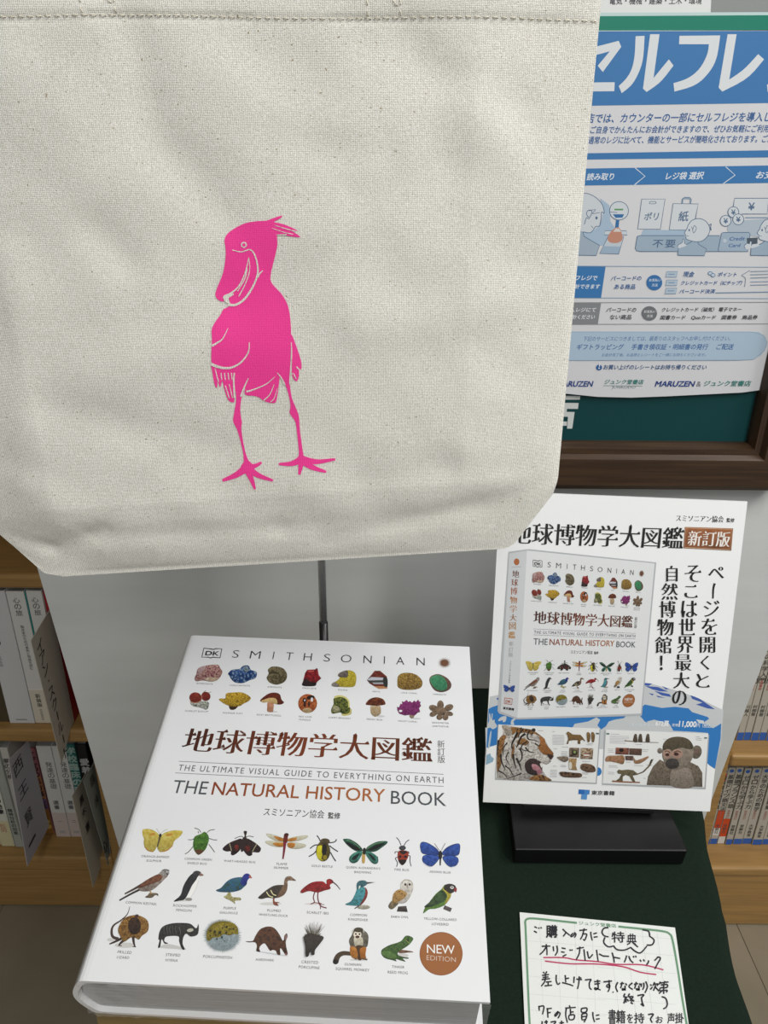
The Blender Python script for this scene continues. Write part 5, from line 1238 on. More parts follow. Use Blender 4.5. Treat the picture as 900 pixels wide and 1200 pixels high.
# monkey spread
mk = Ink(PS).fr(700, 840, .15556)
mk.P([(52, 104), (842, 134), (815, 545), (36, 512)], 'b0b5b8', sm=False)
mk.P([(65, 95), (835, 125), (805, 530), (40, 500)], 'eef0f0', sm=False); mk.layer += 2
FU = ['5a5044', '7a6e60', '8f8272', '6a5e50']
mk.P([(370, 512), (380, 450), (420, 370), (470, 320), (560, 370), (700, 340), (760, 370), (790, 420), (790, 528)], FU, fs=.5, sm=False, cell=1)
mk.P([(560, 400), (640, 380), (700, 400), (720, 528), (560, 522)], ['8a7e70', 'a3978a', '7a6e62'], fs=.5, cell=1)
mk.E(745, 265, 40, 52, ['5a5246', '8a8072'], 15, fs=.8, cell=1); mk.E(750, 262, 20, 26, ['8a7468', '6a564c'], 15); mk.E(470, 255, 20, 22, ['7a7066', '9a8f84'])
mk.P([(490, 240), (500, 195), (540, 160), (610, 148), (680, 165), (720, 215), (722, 290), (690, 350), (620, 395), (550, 395), (510, 350), (488, 300)], ['8a7e70', 'aa9e90'], cell=1.1)
mk.P([(490, 240), (500, 195), (540, 160), (610, 148), (680, 165), (715, 205), (718, 240), (670, 240), (640, 232), (600, 240), (570, 262), (540, 240), (505, 250)], ['4a4232', '5f5644', '6a604c'], fs=.7, cell=1)
mk.E(525, 280, 32, 36, ['b08a7a', 'c9a898']); mk.E(600, 278, 44, 36, ['b08a7a', 'c9a898']); mk.E(526, 284, 16, 12, '4a2a24'); mk.E(594, 280, 19, 13, '4a2a24'); mk.E(530, 284, 5, 5, '1a1210'); mk.E(590, 280, 6, 6, '1a1210')
mk.L([(505, 262), (528, 256), (548, 272)], 9, '6a5444'); mk.L([(575, 268), (600, 256), (628, 266)], 10, '6a5444')
mk.P([(512, 350), (530, 320), (570, 312), (600, 322), (615, 350), (605, 380), (560, 392), (525, 380)], ['3a3634', '544e4a'], fs=.5, cell=1); mk.L([(530, 362), (565, 370), (600, 360)], 4, '241f1e')
for k_ in range(7): mk.L([(92, 142 + k_ * 9), (240 if k_ < 3 else 215, 146 + k_ * 9)], 2.6, 'b8babc', sm=False)
for x, y, l_ in ((100, 128, 65), (80, 240, 45), (80, 252, 40), (80, 264, 45), (340, 245, 45), (340, 258, 40), (85, 365, 60), (85, 376, 70), (80, 415, 50), (80, 427, 45), (275, 365, 70), (370, 360, 40), (285, 205, 50), (495, 165, 25), (740, 148, 30), (740, 160, 45), (740, 172, 45), (345, 460, 20), (215, 338, 35)): mk.L([(x, y), (x + l_, y + 2)], 3, 'a8aaac', sm=False)
mk.L([(205, 178), (330, 188), (460, 192)], 8, '7a6a5a', 4)
for x in (285, 322, 378): mk.P([(x - 15, 185), (x - 12, 150), (x - 4, 128), (x + 10, 130), (x + 14, 150), (x + 15, 188)], ['4a4034', '6a5c4c'], fs=.7, cell=.9)
mk.P([(138, 230), (238, 233), (234, 284), (135, 280)], ['6a3a30', 'a86a54', '4a2a28'], fs=.5, sm=False, cell=1); mk.E(180, 250, 18, 14, '1c1210'); mk.P([(240, 235), (335, 238), (332, 288), (238, 284)], ['3a2c28', '7a5a4c', '54403a'], fs=.8, sm=False, cell=1)
mk.P([(60, 315), (80, 292), (140, 290), (200, 292), (195, 352), (150, 345), (100, 335), (65, 335)], ['a8745c', 'c09070', '8a6a3a'], fs=.4, cell=1); mk.P([(208, 292), (270, 292), (268, 328), (212, 325)], ['3a2c2c', '8a6a60'], sm=False, cell=1)
mk.P([(272, 300), (290, 325), (340, 310), (380, 295), (382, 308), (330, 345), (290, 352), (275, 340)], ['9a7050', 'c09878'], cell=1)
mk.P([(148, 410), (160, 395), (182, 400), (230, 395), (270, 400), (300, 425), (340, 410), (380, 370), (410, 318), (422, 315), (400, 365), (350, 415), (300, 435), (265, 440), (285, 485), (265, 485), (240, 445), (210, 435), (190, 450), (190, 482), (130, 485), (165, 460), (180, 430), (155, 425)], ['5a5240', '8a7e60', '74684c'], fs=.5, sm=False, cell=.9)
mk.L([(395, 350), (410, 318)], 10, '2a2420', 8); mk.L([(110, 482), (200, 488), (320, 492)], 11, '8a5a3c', 9)
mk.P([(68, 120), (90, 121), (89, 131), (67, 130)], '2f6a5a', sm=False); mk.P([(805, 152), (826, 153), (825, 162), (804, 161)], '2f5a5a', sm=False)
mk.build('monkey_page_picture', pbd, h0=.0003, dh=.000006)

# black easel stand
yF = onZ(604, 1012, ZT + .003).y
zf = onY(700, 996, yF).z
a0 = onY(604, 990, yF); a1 = onY(805, 1002, yF)
b0 = onZ(600, 940, zf); b1 = onZ(783, 950, zf)
dirv = (Vector((b0.x, b0.y, 0)) - Vector((a0.x, a0.y, 0)))
b0 = Vector((b0.x, yF + .105, zf)); b1 = Vector((onZ(785, 952, zf).x, yF + .105, zf))
za = ZT + .0035
easel = thing('poster_stand', 'black slab stand in front of which the white poster panel leans', 'stand', ((a0.x + a1.x) / 2, yF + .05, za))
easel['label'] = 'black wedge-shaped stand base under the upright white poster panel'
bm = bmesh.new()
vb = [bm.verts.new(p) for p in ((a0.x, yF, za), (a1.x - .002, yF, za), (b1.x, b1.y, za), (b0.x, b0.y, za), (a0.x, yF, zf), (a1.x, yF, zf), (b1.x, b1.y, zf), (b0.x, b0.y, zf))]
for fa in ((3, 2, 1, 0), (4, 5, 6, 7), (0, 1, 5, 4), (1, 2, 6, 5), (2, 3, 7, 6), (3, 0, 4, 7)): bm.faces.new([vb[i] for i in fa])
bmesh.ops.bevel(bm, geom=bm.edges[:], offset=.0014, segments=3, profile=.5, affect='EDGES'); bm.verts.index_update()
mesh('base', [x.co.copy() for x in bm.verts], [[p.index for p in f_.verts] for f_ in bm.faces], BLACK, easel); bm.free()
back = [PS.p3(u, v_, -.0045) for u, v_ in ((.06, -.004), (.17, -.004), (.15, .17), (.08, .17))]
slab('back_support', back, PS.n, .004, BLACK, easel)
lip = [PS.p3(u, v_, h) for u, v_, h in ((.04, -.0005, .0015), (.17, -.0005, .0015), (.17, -.0005, -.008), (.04, -.0005, -.008))]
slab('ledge', lip, PS.ey, .0035, BLACK, easel)

# ------------------------------------------------------------------ handwritten card on the cloth
zc = ZT + .0034
ZS = Surf((0, 0, zc + .0005), (1, 0, 0), (0, 1, 0))
tl = Vector(ZS.uv(609, 1069)); tr = Vector(ZS.uv(791, 1087)); exx = (tr - tl).normalized(); dn = Vector((exx.y, -exx.x)); wd = (tr - tl).length; dn = Vector((dn.x, dn.y))
dl = (Vector(ZS.uv(615, 1200)) - tl); dn2 = dl.normalized()
HC = wd * .86
dr2 = (Vector(ZS.uv(807, 1200)) - tr).normalized()
q = [tl + dn2 * HC, tr + dr2 * HC, tr, tl]
card = slab('handwritten_card', [(p.x, p.y, zc + .0005) for p in q], (0, 0, 1), .0005, mat('card_stock', 'e3e6e4', .4), origin=((q[0].x + q[1].x) / 2, (q[0].y + q[2].y) / 2, zc))
tag(card, 'green-bordered white card with handwritten Japanese lying on the green cloth', 'card')
GN = '6f9a7a'
hb = Ink(ZS)
hb.fr(600, 1060, .12222)
for i, x in enumerate((270, 438, 604, 770)): hb.L([(x - 6, 150), (x + 40, 1240)], 2.4, 'd5d9d8', sm=False)
for y in (348, 516, 686, 856, 1010, 1170): hb.L([(150, y), (900, y + 62)], 2.4, 'd5d9d8', sm=False)
hb.fr(700, 1070, .14444)
for x in (100, 235, 370, 490): hb.L([(x - 10, 120), (x + 100, 1000)], 2.2, 'd5d9d8', sm=False)
for y in (190, 325, 470, 590, 720, 850): hb.L([(0, y - 30), (640, y + 22)], 2.2, 'd5d9d8', sm=False)
hb.fr(600, 1060, .12222)
hb.L([(622, 177), (400, 153), (220, 135), (150, 138), (127, 165), (130, 230), (145, 600), (162, 1000), (172, 1180), (180, 1260)], 20, GN)
hb.fr(700, 1070, .14444)
hb.L([(170, 110), (350, 128), (530, 148), (585, 170), (610, 220), (650, 440), (690, 700), (735, 960)], 17, GN)
hb.fr(0, 0, 1); hb.L([(621.5, 1213), (626, 1219), (640, 1221), (780, 1229), (800, 1228), (806, 1222), (806, 1208)], 2.5, GN); hb.T('ジュンク堂書店', 678.5, 1083.8, 722.6, 1087.4, GN, 'b', h=4.4)
hb.build('card_border_print', card, h0=.00005, dh=.000003)
hw = Ink(ZS)
def st_(fr, w_, colr, *strokes):
    hw.fr(*fr)
    for s_ in strokes: hw.L(s_, w_, colr, w_ * .85)
A_ = (600, 1060, .12222); B_ = (700, 1070, .14444); K_ = '22242a'
st_(A_, 15, K_, [(215, 213), (240, 226)], [(210, 255), (240, 272)], [(250, 225), (263, 231)], [(272, 221), (286, 228)],
    [(485, 235), (515, 265), (555, 297)], [(522, 262), (508, 285), (490, 308)], [(588, 275), (565, 298), (570, 310), (592, 295), (602, 275), (595, 268)], [(597, 270), (613, 285), (607, 305), (596, 318)],
    [(690, 230), (696, 248)], [(645, 250), (720, 243)], [(688, 250), (675, 300), (655, 337)], [(672, 285), (715, 285), (708, 320), (695, 345), (682, 332)],
    [(755, 262), (758, 300), (770, 347)], [(780, 283), (815, 273)], [(783, 315), (822, 310)],
    [(285, 402), (368, 400)], [(328, 380), (335, 440), (335, 488)], [(330, 405), (300, 450), (265, 482)], [(395, 402), (400, 450)], [(430, 395), (435, 450), (412, 492)],
    [(475, 418), (515, 425)], [(470, 455), (505, 460)], [(485, 500), (500, 492), (522, 480)], [(553, 432), (562, 446)], [(570, 432), (580, 444)],
    [(620, 425), (690, 412)], [(650, 405), (645, 470), (615, 532)], [(690, 430), (695, 480), (703, 543)], [(722, 450), (735, 510), (750, 508), (775, 478)], [(810, 435), (818, 490), (826, 546)], [(835, 475), (882, 500)],
    [(298, 648), (312, 662)], [(335, 642), (325, 662)], [(288, 682), (356, 672)], [(295, 702), (350, 695)], [(320, 662), (322, 712)], [(285, 722), (365, 712)], [(322, 715), (308, 750), (280, 785)], [(325, 745), (380, 740)], [(347, 745), (347, 775)], [(312, 782), (385, 775)],
    [(425, 675), (424, 730), (440, 768), (462, 750)], [(510, 678), (516, 748)], [(516, 712), (548, 706)], [(480, 750), (540, 765), (588, 782)],
    [(597, 692), (592, 755)], [(617, 716), (672, 722)], [(645, 690), (640, 760), (628, 812)], [(655, 700), (664, 712)], [(700, 725), (762, 718)], [(760, 720), (742, 755), (745, 800), (765, 818)], [(788, 742), (848, 735)], [(790, 765), (845, 758)], [(820, 722), (826, 800), (800, 818), (795, 800), (850, 822)],
    [(258, 972), (262, 1020)], [(258, 982), (306, 978), (292, 1055)], [(330, 1002), (382, 997)], [(340, 1002), (345, 1088)], [(340, 1042), (372, 1036)], [(440, 1030), (412, 1058), (418, 1072), (442, 1042), (432, 1026)], [(436, 1028), (460, 1045), (450, 1078), (438, 1092)],
    [(550, 968), (556, 986)], [(510, 995), (612, 988)], [(522, 995), (515, 1060), (532, 1135)], [(560, 1002), (562, 1062)], [(563, 1034), (592, 1030)], [(545, 1064), (597, 1060), (590, 1102), (550, 1104), (545, 1066)],
    [(665, 1000), (716, 994), (712, 1030), (668, 1034), (665, 1000)], [(670, 1052), (716, 1046), (712, 1090), (690, 1132)], [(670, 1052), (672, 1106), (708, 1100)], [(674, 1078), (710, 1074)], [(775, 1032), (778, 1080), (792, 1130)], [(805, 1066), (838, 1060)], [(805, 1102), (842, 1096)],
    [(290, 1120), (285, 1180)], [(310, 1130), (345, 1126)], [(328, 1110), (330, 1160), (315, 1190)], [(370, 1130), (420, 1124), (398, 1160), (420, 1190)], [(455, 1138), (500, 1134)], [(475, 1115), (478, 1180)])
st_(B_, 13, K_, [(50, 350), (96, 353)], [(120, 322), (132, 365), (138, 405)], [(134, 360), (186, 370)], [(238, 345), (230, 375), (218, 402)], [(255, 350), (270, 385), (292, 406)], [(290, 350), (298, 363)], [(308, 348), (317, 361)], [(345, 380), (356, 396)], [(372, 378), (384, 393)], [(416, 385), (412, 405), (398, 422)], [(492, 355), (480, 372), (462, 387)], [(490, 358), (512, 368), (490, 410), (466, 456)],
    [(50, 560), (120, 553)], [(95, 545), (96, 600), (78, 600), (80, 585), (100, 585), (98, 615), (85, 642)], [(125, 640), (130, 648)], [(166, 562), (150, 602), (166, 642)], [(185, 576), (218, 572)], [(202, 560), (196, 590), (188, 612)], [(228, 572), (240, 588)], [(225, 590), (224, 620), (205, 626), (206, 614), (232, 628)],
    [(285, 568), (256, 597), (288, 622)], [(298, 580), (332, 574)], [(316, 560), (310, 590), (302, 615)], [(340, 572), (350, 586)], [(336, 590), (338, 622), (320, 624), (320, 614), (345, 628)], [(358, 572), (356, 602)], [(376, 566), (378, 600), (366, 624)], [(392, 556), (406, 600), (386, 650)],
    [(430, 580), (440, 592)], [(430, 622), (448, 600)], [(466, 562), (450, 592)], [(458, 580), (492, 577), (484, 592)], [(474, 586), (455, 632)], [(470, 602), (502, 637)], [(512, 558), (500, 582)], [(512, 570), (538, 566)], [(548, 553), (540, 576)], [(550, 563), (578, 561)], [(515, 586), (566, 582), (562, 606), (514, 609), (510, 632), (566, 628), (558, 646)], [(538, 580), (538, 658)], [(530, 626), (500, 656)],
    [(215, 735), (230, 690)], [(225, 655), (215, 680), (240, 685), (218, 705)], [(232, 690), (234, 728)], [(245, 700), (252, 720)], [(262, 655), (252, 680), (290, 680), (262, 715)], [(262, 688), (300, 718)], [(275, 712), (285, 720)], [(270, 728), (290, 738)], [(325, 672), (378, 664), (356, 690)], [(358, 688), (364, 725), (376, 756), (352, 738)], [(522, 680), (555, 695), (568, 740), (556, 768), (534, 779)],
    [(90, 120), (55, 125), (38, 155), (55, 185), (92, 195)], [(62, 198), (52, 240), (88, 275), (135, 268)], [(132, 268), (160, 298), (220, 302), (272, 280)], [(270, 280), (305, 310), (350, 325), (402, 270)], [(400, 262), (445, 258), (460, 220), (425, 190)], [(425, 192), (416, 150), (365, 138)],
    [(412, 826), (455, 822), (432, 860), (446, 892)])
hw.fr(*A_); hw.G('購', 325, 198, 436, 322, K_, 'B')
hw.fr(*B_); hw.G('特', 115, 152, 222, 242, K_, 'b'); hw.G('典', 238, 168, 318, 262, K_, 'b'); hw.L([(285, 240), (330, 278)], 11, K_)
hw.G('書', 90, 782, 152, 905, K_, 'b'); hw.G('籍', 152, 788, 228, 898, K_, 'b'); hw.G('を', 240, 818, 290, 895, K_, 'b'); hw.G('持', 298, 812, 382, 898, K_, 'b'); hw.G('お', 474, 838, 532, 895, K_, 'b'); hw.G('声', 568, 812, 628, 898, K_, 'b'); hw.G('掛', 630, 812, 702, 898, K_, 'b')
hw.build('handwriting', card, h0=.0002, dh=.000001)
pr = Ink(ZS)
pr.L([(636.7, 1122.3), (661, 1122.4), (675, 1125), (700, 1127), (722, 1130.2), (753, 1130.8), (777.5, 1136.7)], 1.6, 'c23a66'); pr.L([(638.5, 1126.4), (668, 1129.6), (697, 1129.8), (729, 1132.8), (750, 1139.4), (769, 1142.2)], 1.6, 'c23a66')
pr.build('pink_underline', card, h0=.00018, dh=.00001)
# ------------------------------------------------------------------ bookcases
def bookcase(label, x0, x1, yf, boards, up, ztop, kz):
    t = thing('bookcase', label, 'bookcase', ((x0 + x1) / 2, yf, 0))
    for x in ((x1 - up, x1) if x0 < 0 else (x0, x0 + up), (x0, x0 + up) if x0 < 0 else (x1 - up, x1)):
        box('side_panel', x[0], x[1], yf + .003, yf + .30, 0.001, ztop, OAK, t, .0015)
    box('back_panel', x0 + up, x1 - up, yf + .285, yf + .297, .02, ztop - .01, OAK, t)
    for z0, z1 in boards: box('shelf', x0 + up, x1 - up, yf, yf + .285, z0, z1, OAK, t, .007, 3)
    box('kickboard', x0 + up, x1 - up, yf + .004, yf + .02, .004, kz, OAK, t)
    return t
YL = 1.11; YR = 1.08
def zr(row, Y, px=40): return onY(px, row, Y).z
LB = [(zr(691, YL), zr(674, YL)), (zr(871, YL), zr(856, YL)), (zr(1021, YL), zr(1005, YL))]
bookcase('light oak bookcase on the shaded left with grey cards jutting from its shelves', -1.03, onY(126.5, 955, YL).x + .012, YL, LB + [(1.12, 1.145), (1.45, 1.475), (1.78, 1.805)], .021, 1.81, LB[2][0])
RB = [(zr(900, YR, 880), zr(886, YR, 880)), (zr(1028, YR, 880), zr(1018, YR, 880))]
xr0 = onY(833, 985, YR).x
bookcase('light oak bookcase at right with blue-footed paperbacks, lit from above', xr0 - .022, 1.5, YR, RB + [(.80, .825), (1.12, 1.145), (1.45, 1.475), (1.78, 1.805)], .021, 1.81, RB[1][0])

TXM = [None]
def shelf_book(x0, x1, yf, z, h, color, label, group, items, depth=.13, rough=.5, name='book'):
    w_ = x1 - x0; xc = (x0 + x1) / 2
    t = thing(name, label, 'book', (xc, yf, z + .0006), group)
    cm = mat('book_jacket_' + color, color, rough)
    V = []; F = []
    for a in ((-w_ / 2, w_ / 2, 0, .0035), (-w_ / 2, -w_ / 2 + .0012, .0035, depth), (w_ / 2 - .0012, w_ / 2, .0035, depth)):
        bv, bf = boxgeo(a[0], a[1], a[2], a[3], 0, h, .0010 if a[2] == 0 else 0, 2); k = len(V); V += bv; F += [[q + k for q in r] for r in bf]
    cvr = bpy.data.meshes.new('cover'); cvr.from_pydata(V, [], F); cvr.materials.append(cm)
    o = bpy.data.objects.new('cover', cvr); COL.objects.link(o); o.parent = t; t_cover = o
    pv, pf = boxgeo(-w_ / 2 + .0013, w_ / 2 - .0013, .0036, depth - .003, .002, h - .002)
    pm = bpy.data.meshes.new('page_block'); pm.from_pydata(pv, [], pf); pm.materials.append(PAGES)
    o = bpy.data.objects.new('page_block', pm); COL.objects.link(o); o.parent = t
    for it in items:
        v = []; f = []; c = []; k = 0; lay = it[-1] if isinstance(it[-1], int) else 0; y = -.0002 - .00006 * lay
        if it[0] == 'band':
            _, z0, z1, cc = it[:4]; a, b = (-w_ / 2 + .0006, w_ / 2 - .0006) if len(it) < 6 else it[4:6]
            v += [(a, y, z0 * h), (b, y, z0 * h), (b, y, z1 * h), (a, y, z1 * h)]; f.append([k, k + 1, k + 2, k + 3]); c += [lin(cc)] * 4
        elif it[0] == 'dot':
            _, zz, r, cc = it[:4]
            for i in range(14): v.append((r * math.cos(i * .4488), y - .0001, zz * h + r * math.sin(i * .4488)))
            f.append(list(range(k, k + 14))); c += [lin(cc)] * 14
        else:
            _, txt, ztop_, size, cc, sty = it[:6]; dx = it[6] if len(it) > 6 else 0
            for i, ch in enumerate(txt):
                if ch in '　 ': continue
                P_, T_, (a, b, c_, d) = glyphs(ch, sty); k = len(v)
                s_ = size * .92 / max(c_ - a, d - b, .45)
                zc_ = ztop_ * h - size * (i + .5)
                rot = ch == 'ー'
                for x, yy in P_:
                    xx, zz = (x - (a + c_) / 2) * s_, (yy - (b + d) / 2) * s_
                    if rot: xx, zz = -zz, xx
                    v.append((xx + dx, y - .0002, zc_ + zz))
                c += [lin(cc)] * len(P_); f += [[q + k for q in r] for r in T_]
        nm = {'band': 'printed_band', 'dot': 'printed_dot', 't': 'spine_lettering'}[it[0]]
        if v:
            me = bpy.data.meshes.new(nm); me.from_pydata(v, [], f); me.materials.append(INK)
            a = me.color_attributes.new('Col', 'FLOAT_COLOR', 'POINT'); a.data.foreach_set('color', [q for r in c for q in (*r, 1.0)])
            o = bpy.data.objects.new(nm, me); COL.objects.link(o); o.parent = t_cover
    return t
def xa(px, row, Y): return onY(px, row, Y).x

# left case, upper row
zA = LB[1][1]; yA = onZ(30, 848, zA).y; hA = onY(20, 693, yA).z - zA
GU = 'books on the upper shelf at left'
shelf_book(xa(-20, 848, yA), xa(11, 848, yA), yA + .004, zA, hA * .62, '4a4230', 'small dark speckled book at the left edge of the upper left shelf', GU, [('t', '記憶と心理の臨床', .9, .011, 'b5a678', 'b', -.008), ('t', '現代思想入門新書', .9, .011, 'b5a678', 'b', .006)])
shelf_book(xa(12, 848, yA), xa(41, 848, yA), yA, zA, hA, 'd2d4d6', 'wide plain white book between the dark speckled book and two matching paperbacks', GU, [('t', '心の', .72, .017, '34363a', 'r', -.012), ('t', 'ユングからの手紙', .62, .006, '6a6c70', 'r', -.012), ('band', .028, .036, '8a8c90', -.010, .010, 1)])
shelf_book(xa(41.6, 848, yA), xa(61, 848, yA), yA + .001, zA, hA * .995, 'dadad6', 'white paperback with cream band touching the wide plain white book', GU, [('t', '心の旅', .96, .0125, '3a3c3e', 'r'), ('t', '臨床家のための事例と物語を読む', .76, .0062, '4a4c50', 'r'), ('band', 0.004, .27, 'd6d0bf'), ('band', .27, .275, 'f0eee6'), ('t', '新装版', .24, .010, '3c3a36', 'b'), ('t', '好評発売中', .12, .0055, '6a665c', 'r')])
b_ = shelf_book(xa(61.6, 848, yA), xa(62.9, 848, yA), yA + .0005, zA, hA * .995, '2f8a88', 'thin teal booklet squeezed between two white paperbacks', GU, [])
shelf_book(xa(63.2, 848, yA), xa(80, 848, yA), yA + .001, zA, hA, 'd6d6d2', 'white paperback right of the thin teal booklet, partly behind the grey card', GU, [('t', '心の旅', .96, .0125, '3a3c3e', 'r'), ('t', '三', .74, .006, '6a6c6e', 'r'), ('t', '箱庭療法の理論と実際', .68, .0062, '4a4c50', 'r')])
shelf_book(xa(80.6, 848, yA), xa(86, 848, yA), yA + .004, zA, hA, '9a1c24', 'thin dark red book at the right end of the upper left shelf', GU, [])
shelf_book(xa(86.6, 848, yA), xa(97, 848, yA), yA + .06, zA, hA * .8, '1c1816', 'black book set back at the right end of the upper left shelf', GU, [])
# left case, lower row
zB = LB[2][1]; GLo = 'books on the lower shelf at left'
def lower(pxa, pxb, row, toprow, pxt, color, label, items):
    y = onZ((pxa + pxb) / 2, row, zB).y
    return shelf_book(xa(pxa, row, y), xa(pxb, row, y), y, zB, onY(pxt, toprow, y).z - zB, color, label, GLo, items)
lower(-22, 1.8, 990, 890, 0, 'c9b8a0', 'beige book cut by the left photo edge on the lower left shelf', [('t', '心理臨床', .9, .02, 'a03a2c', 'b')])
lower(2.2, 17.5, 992, 888, 0, 'd4d6cc', 'white and cream book with bold black title, second on the lower left shelf', [('band', .004, .3, 'd3cda6'), ('t', '境界性の悩みの治療', .92, .014, '26282a', 'B', .003), ('t', '松岡', .27, .012, 'b0604c', 'r')])
lower(18.6, 27.5, 993, 875, 10, 'a9aea6', 'slim grey-green book just left of the large grey card', [('band', .88, .996, 'd0d4c8'), ('t', 'そう', .98, .015, '34383a', 'b'), ('t', '精神分析の知恵', .4, .010, '3a3e3c', 'b')])
lower(28.4, 37, 990, 877, 18, 'c6c4bc', 'pale book hidden behind the large grey card', [('t', '夢の分析', .9, .013, '3a3c3c', 'b')])
lower(53.5, 64, 977, 877, 37, 'b3707c', 'pink and orange book with dark title standing beside the two matching white volumes', [('band', .004, .3, '9a6a2c'), ('band', .3, .42, '7a5c94'), ('band', .42, .7, 'c88a5a'), ('t', 'こころの処方箋とは', .96, .0165, '4a2440', 'B'), ('dot', .09, .007, 'd0b060'), ('dot', .15, .006, 'c8b070')])
for i, (a, b, n_) in enumerate(((66.5, 83, '一'), (83.6, 98.5, '二'))):
    lower(a, b, 981, 875, 52 + i * 18, 'cfd0cc', ('white two-volume paperback beside the pink book, bottom numbered one', 'white two-volume paperback beside the teal book, bottom numbered two')[i],
          [('band', .004, .28, 'c6b8b4'), ('t', '発達の基礎', .84, .014, '4a4e50', 'r', .003), ('t', '選書', .42, .012, '5a5c5e', 'b'), ('t', n_, .2, .008, '3a3a3a', 'b'), ('band', .045, .075, 'a9a5a4', -.006, .006, 2)])
lower(99.2, 109, 981, 873, 86, '2e6c66', 'teal green book with white marks partly behind the small grey card', [('t', '学校臨床の現場', .98, .02, '9fb8b0', 'B'), ('band', .3, .5, 'a3a848')])
lower(109.6, 121, 979, 873, 97, '191a1c', 'black book with white brush pattern at the right end of the lower left shelf', [('t', '愛着', .86, .020, 'b9bcbc', 'B', .002)])

# index cards jutting out between the books
def jut(label, quad, xback, yback, writing, color='c2bcae'):
    """quad: front-top, back-top, back-bottom, front-bottom in photo measure; stands edge-on at one x"""
    X_ = onY(*quad[1], yback).x
    S_ = Surf((X_, 0, 0), (0, 1, 0), (0, 0, 1))
    pts_ = [onX(*p, X_) for p in quad]
    yb2 = yback + .01
    q = [pts_[3], Vector((X_, yb2, pts_[2].z)), Vector((X_, yb2, pts_[1].z)), pts_[0]]
    q.insert(1, pts_[2]); q.insert(4, pts_[1])
    c_ = slab('index_card', q, (1, 0, 0), .0012, mat('grey_divider_' + color, color, .5), origin=(X_, yback, min(p.z for p in pts_)))
    tag(c_, label, 'divider', 'handwritten index cards between the books at left')
    if writing:
        ik = Ink(S_)
        for ch, x0, y0, x1, y1, sty in writing:
            P_, T_, (a, b, cc, d) = glyphs(ch, sty)
            p00, p10, p01 = Vector(S_.uv(x0, y0)), None, None
            (x0, y0), (wpx, hpx) = (x0, y0), (x1, y1)
            if ch == 'ー': wpx, hpx = .003, .02
            if ch == '・': wpx, hpx = .004, .004
            o3 = onX(x0, y0, X_); vs = []
            for x, y in P_:
                vs.append(proj(o3 + Vector((0, 1, 0)) * ((x - a) / (cc - a) - .5) * wpx + Vector((0, 0, 1)) * ((y - b) / (d - b) - .5) * hpx))
            ik.add(vs, T_, [lin('2e2a28')] * len(vs))
        ik.build('handwriting', c_, h0=.0004)
    return c_
W1 = [(ch, 46.5 + i * 3.45, 757 + i * 13.6, .020, .022, 'r') for i, ch in enumerate('イアン・スクールート')]
jut('grey card with slanting katakana jutting from the upper left shelf', [(36.7, 751), (57.5, 716), (83, 853), (72.5, 895)], 0, YL + .012, W1, 'b9b1a2')
W2 = [('西', 21, 898, .035, .030, 'r'), ('王', 27, 925, .035, .026, 'r'), ('賢', 33.5, 957, .028, .030, 'r'), ('一', 37.5, 985, .03, .006, 'r')]
jut('large lavender-grey card with big brushed characters jutting from the lower left shelf', [(10.5, 890), (30.5, 871), (52.5, 978), (32.5, 1015)], 0, zr and YL + .012, W2, 'b7b3bb')
W4 = [('臨', 108, 914, .018, .025, 'r'), ('床', 113, 938, .018, .025, 'r'), ('心', 123, 992, .018, .03, 'b')]
jut('dark grey card half hidden behind another card near the oak side panel', [(98, 915), (108.5, 897), (133, 1007), (127, 1014)], 0, YL + .012, W4, '858c84')
W3 = [('黒', 95.5, 938, .018, .020, 'b'), ('木', 98, 952, .020, .018, 'r'), ('憲', 102.5, 969, .018, .022, 'b')]
jut('small grey card with dense black characters, nearest the oak side panel', [(84.9, 933), (100.5, 907), (119.6, 1011.7), (109.6, 1040)], 0, YL + .012, W3, 'b0a898')
jut('narrow pale card edge against the oak side panel', [(128, 980), (130, 975), (132, 1005), (130.5, 1013)], 0, YL + .03, None, '8f8a80')

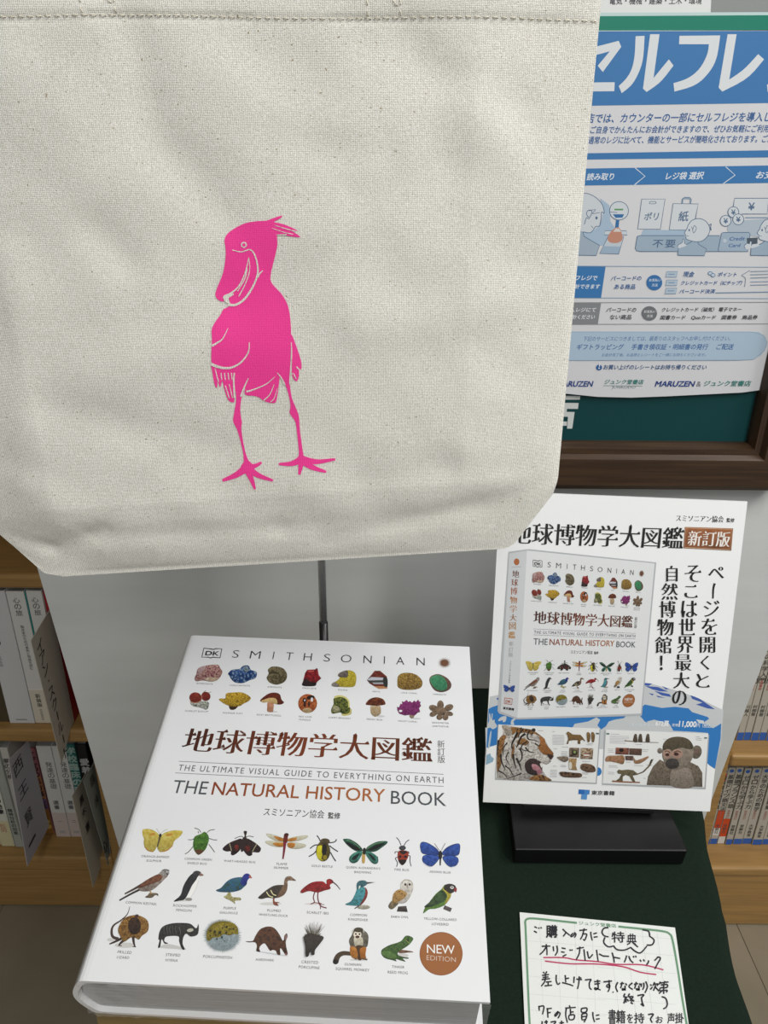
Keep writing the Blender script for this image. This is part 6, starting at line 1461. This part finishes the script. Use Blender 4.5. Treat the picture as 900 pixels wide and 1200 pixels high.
# right case
zC = RB[0][1]; yC = onZ(880, 868, zC).y; hC = .245
GR = 'grey paperbacks with blue foot bands on the upper right shelf'
def rb(a, b, y, z, h, label, grp, extra, body='b3aea2'):
    return shelf_book(a, b, y, z, h, body, label, grp, [('band', .002, .075, '2f5fae')] + extra)
xs_ = [861.8, 870.3, 878.9, 888.2, 896.8, 905.6, 914.5, 923.5]
lb_ = ['grey paperback with a blue foot band, first by the panel on the upper right shelf', 'grey blue-footed paperback, second from the panel on the upper right shelf', 'grey blue-footed paperback, third from the panel on the upper right shelf', 'grey blue-footed paperback, fourth from the panel on the upper right shelf',
       'grey blue-footed paperback at the photo edge on the upper right shelf', 'grey blue-footed paperback just past the photo edge, upper right shelf', 'grey blue-footed paperback well past the photo edge, upper right shelf']
for i in range(5):
    a = xa(xs_[i] + .5, 868, yC); b = xa(xs_[i + 1] - .2, 868, yC)
    rb(a, b, yC + .0007 * (i % 2), zC, hC, lb_[i], GR, [('t', ('川越人生', '村柳著作', '村柳著作', '村井健著', '村田学著')[i][:3], .33, .0085, '54504a', 'b'), ('t', 'こころの科学入門', .93, .0125, '45423d', 'b'), ('t', '全国書店', .56, .006, 'a8504a', 'b')])
zD = RB[1][1]; yD = onZ(860, 990, zD).y; hD = onY(865, 901, yD).z - zD
GD = 'grey paperbacks with blue foot bands on the lower right shelf'
xb = [824.2, 831.4, 840.2, 849.3, 858.4, 869.4, 880.6, 892.6, 903.5]
tt_ = ['教科書の問題集', '基礎ドイツ語文法', '基礎フランス語', 'ゼロから学ぶ力', 'ゼロから学ぶ力', '大学のための数学', '統計学の問題集', '英文解釈の技術']
lbd = ['slim grey paperback with orange tag, first by the panel on the lower right shelf', 'grey paperback with long orange label, second from the panel, lower right', 'grey paperback whose orange label reaches down to its white foot, third, lower right', 'grey blue-footed paperback right of the orange-labelled pair',
       'grey blue-footed paperback after the dark gap on the lower right shelf', 'grey blue-footed paperback, sixth from the panel on the lower right shelf', 'grey blue-footed paperback, seventh from the panel on the lower right shelf', 'grey blue-footed paperback cut by the photo edge on the lower right shelf']
for i in range(8):
    a = xa(xb[i] + .4, 990, yD); b = xa(xb[i + 1] - (.4 if i != 3 else 1.2), 990, yD)
    ex = [('dot', .965, .0042, '2f5fae'), ('t', tt_[i], .92, .0125 if len(tt_[i]) < 8 else .0118, '3f3c38', 'b', .001), ('t', '新版改訂', .46, .006, 'a8645a', 'r'), ('t', '受験社' if i < 5 else '大学教育', .27, .0085, '4a4742', 'b')]
    if i == 0: ex.append(('band', .84, .94, 'c8542a', 2))
    if i == 1: ex += [('band', .22, .46, 'c8481e', 3), ('band', .12, .22, 'd4d2cc', 3)]
    if i == 2: ex += [('band', .1, .34, 'c8481e', 3), ('band', .004, .1, 'd4d2cc', 3)]
    rb(a, b, yD + .0012 * (i % 3), zD, hD, lbd[i], GD, ex)
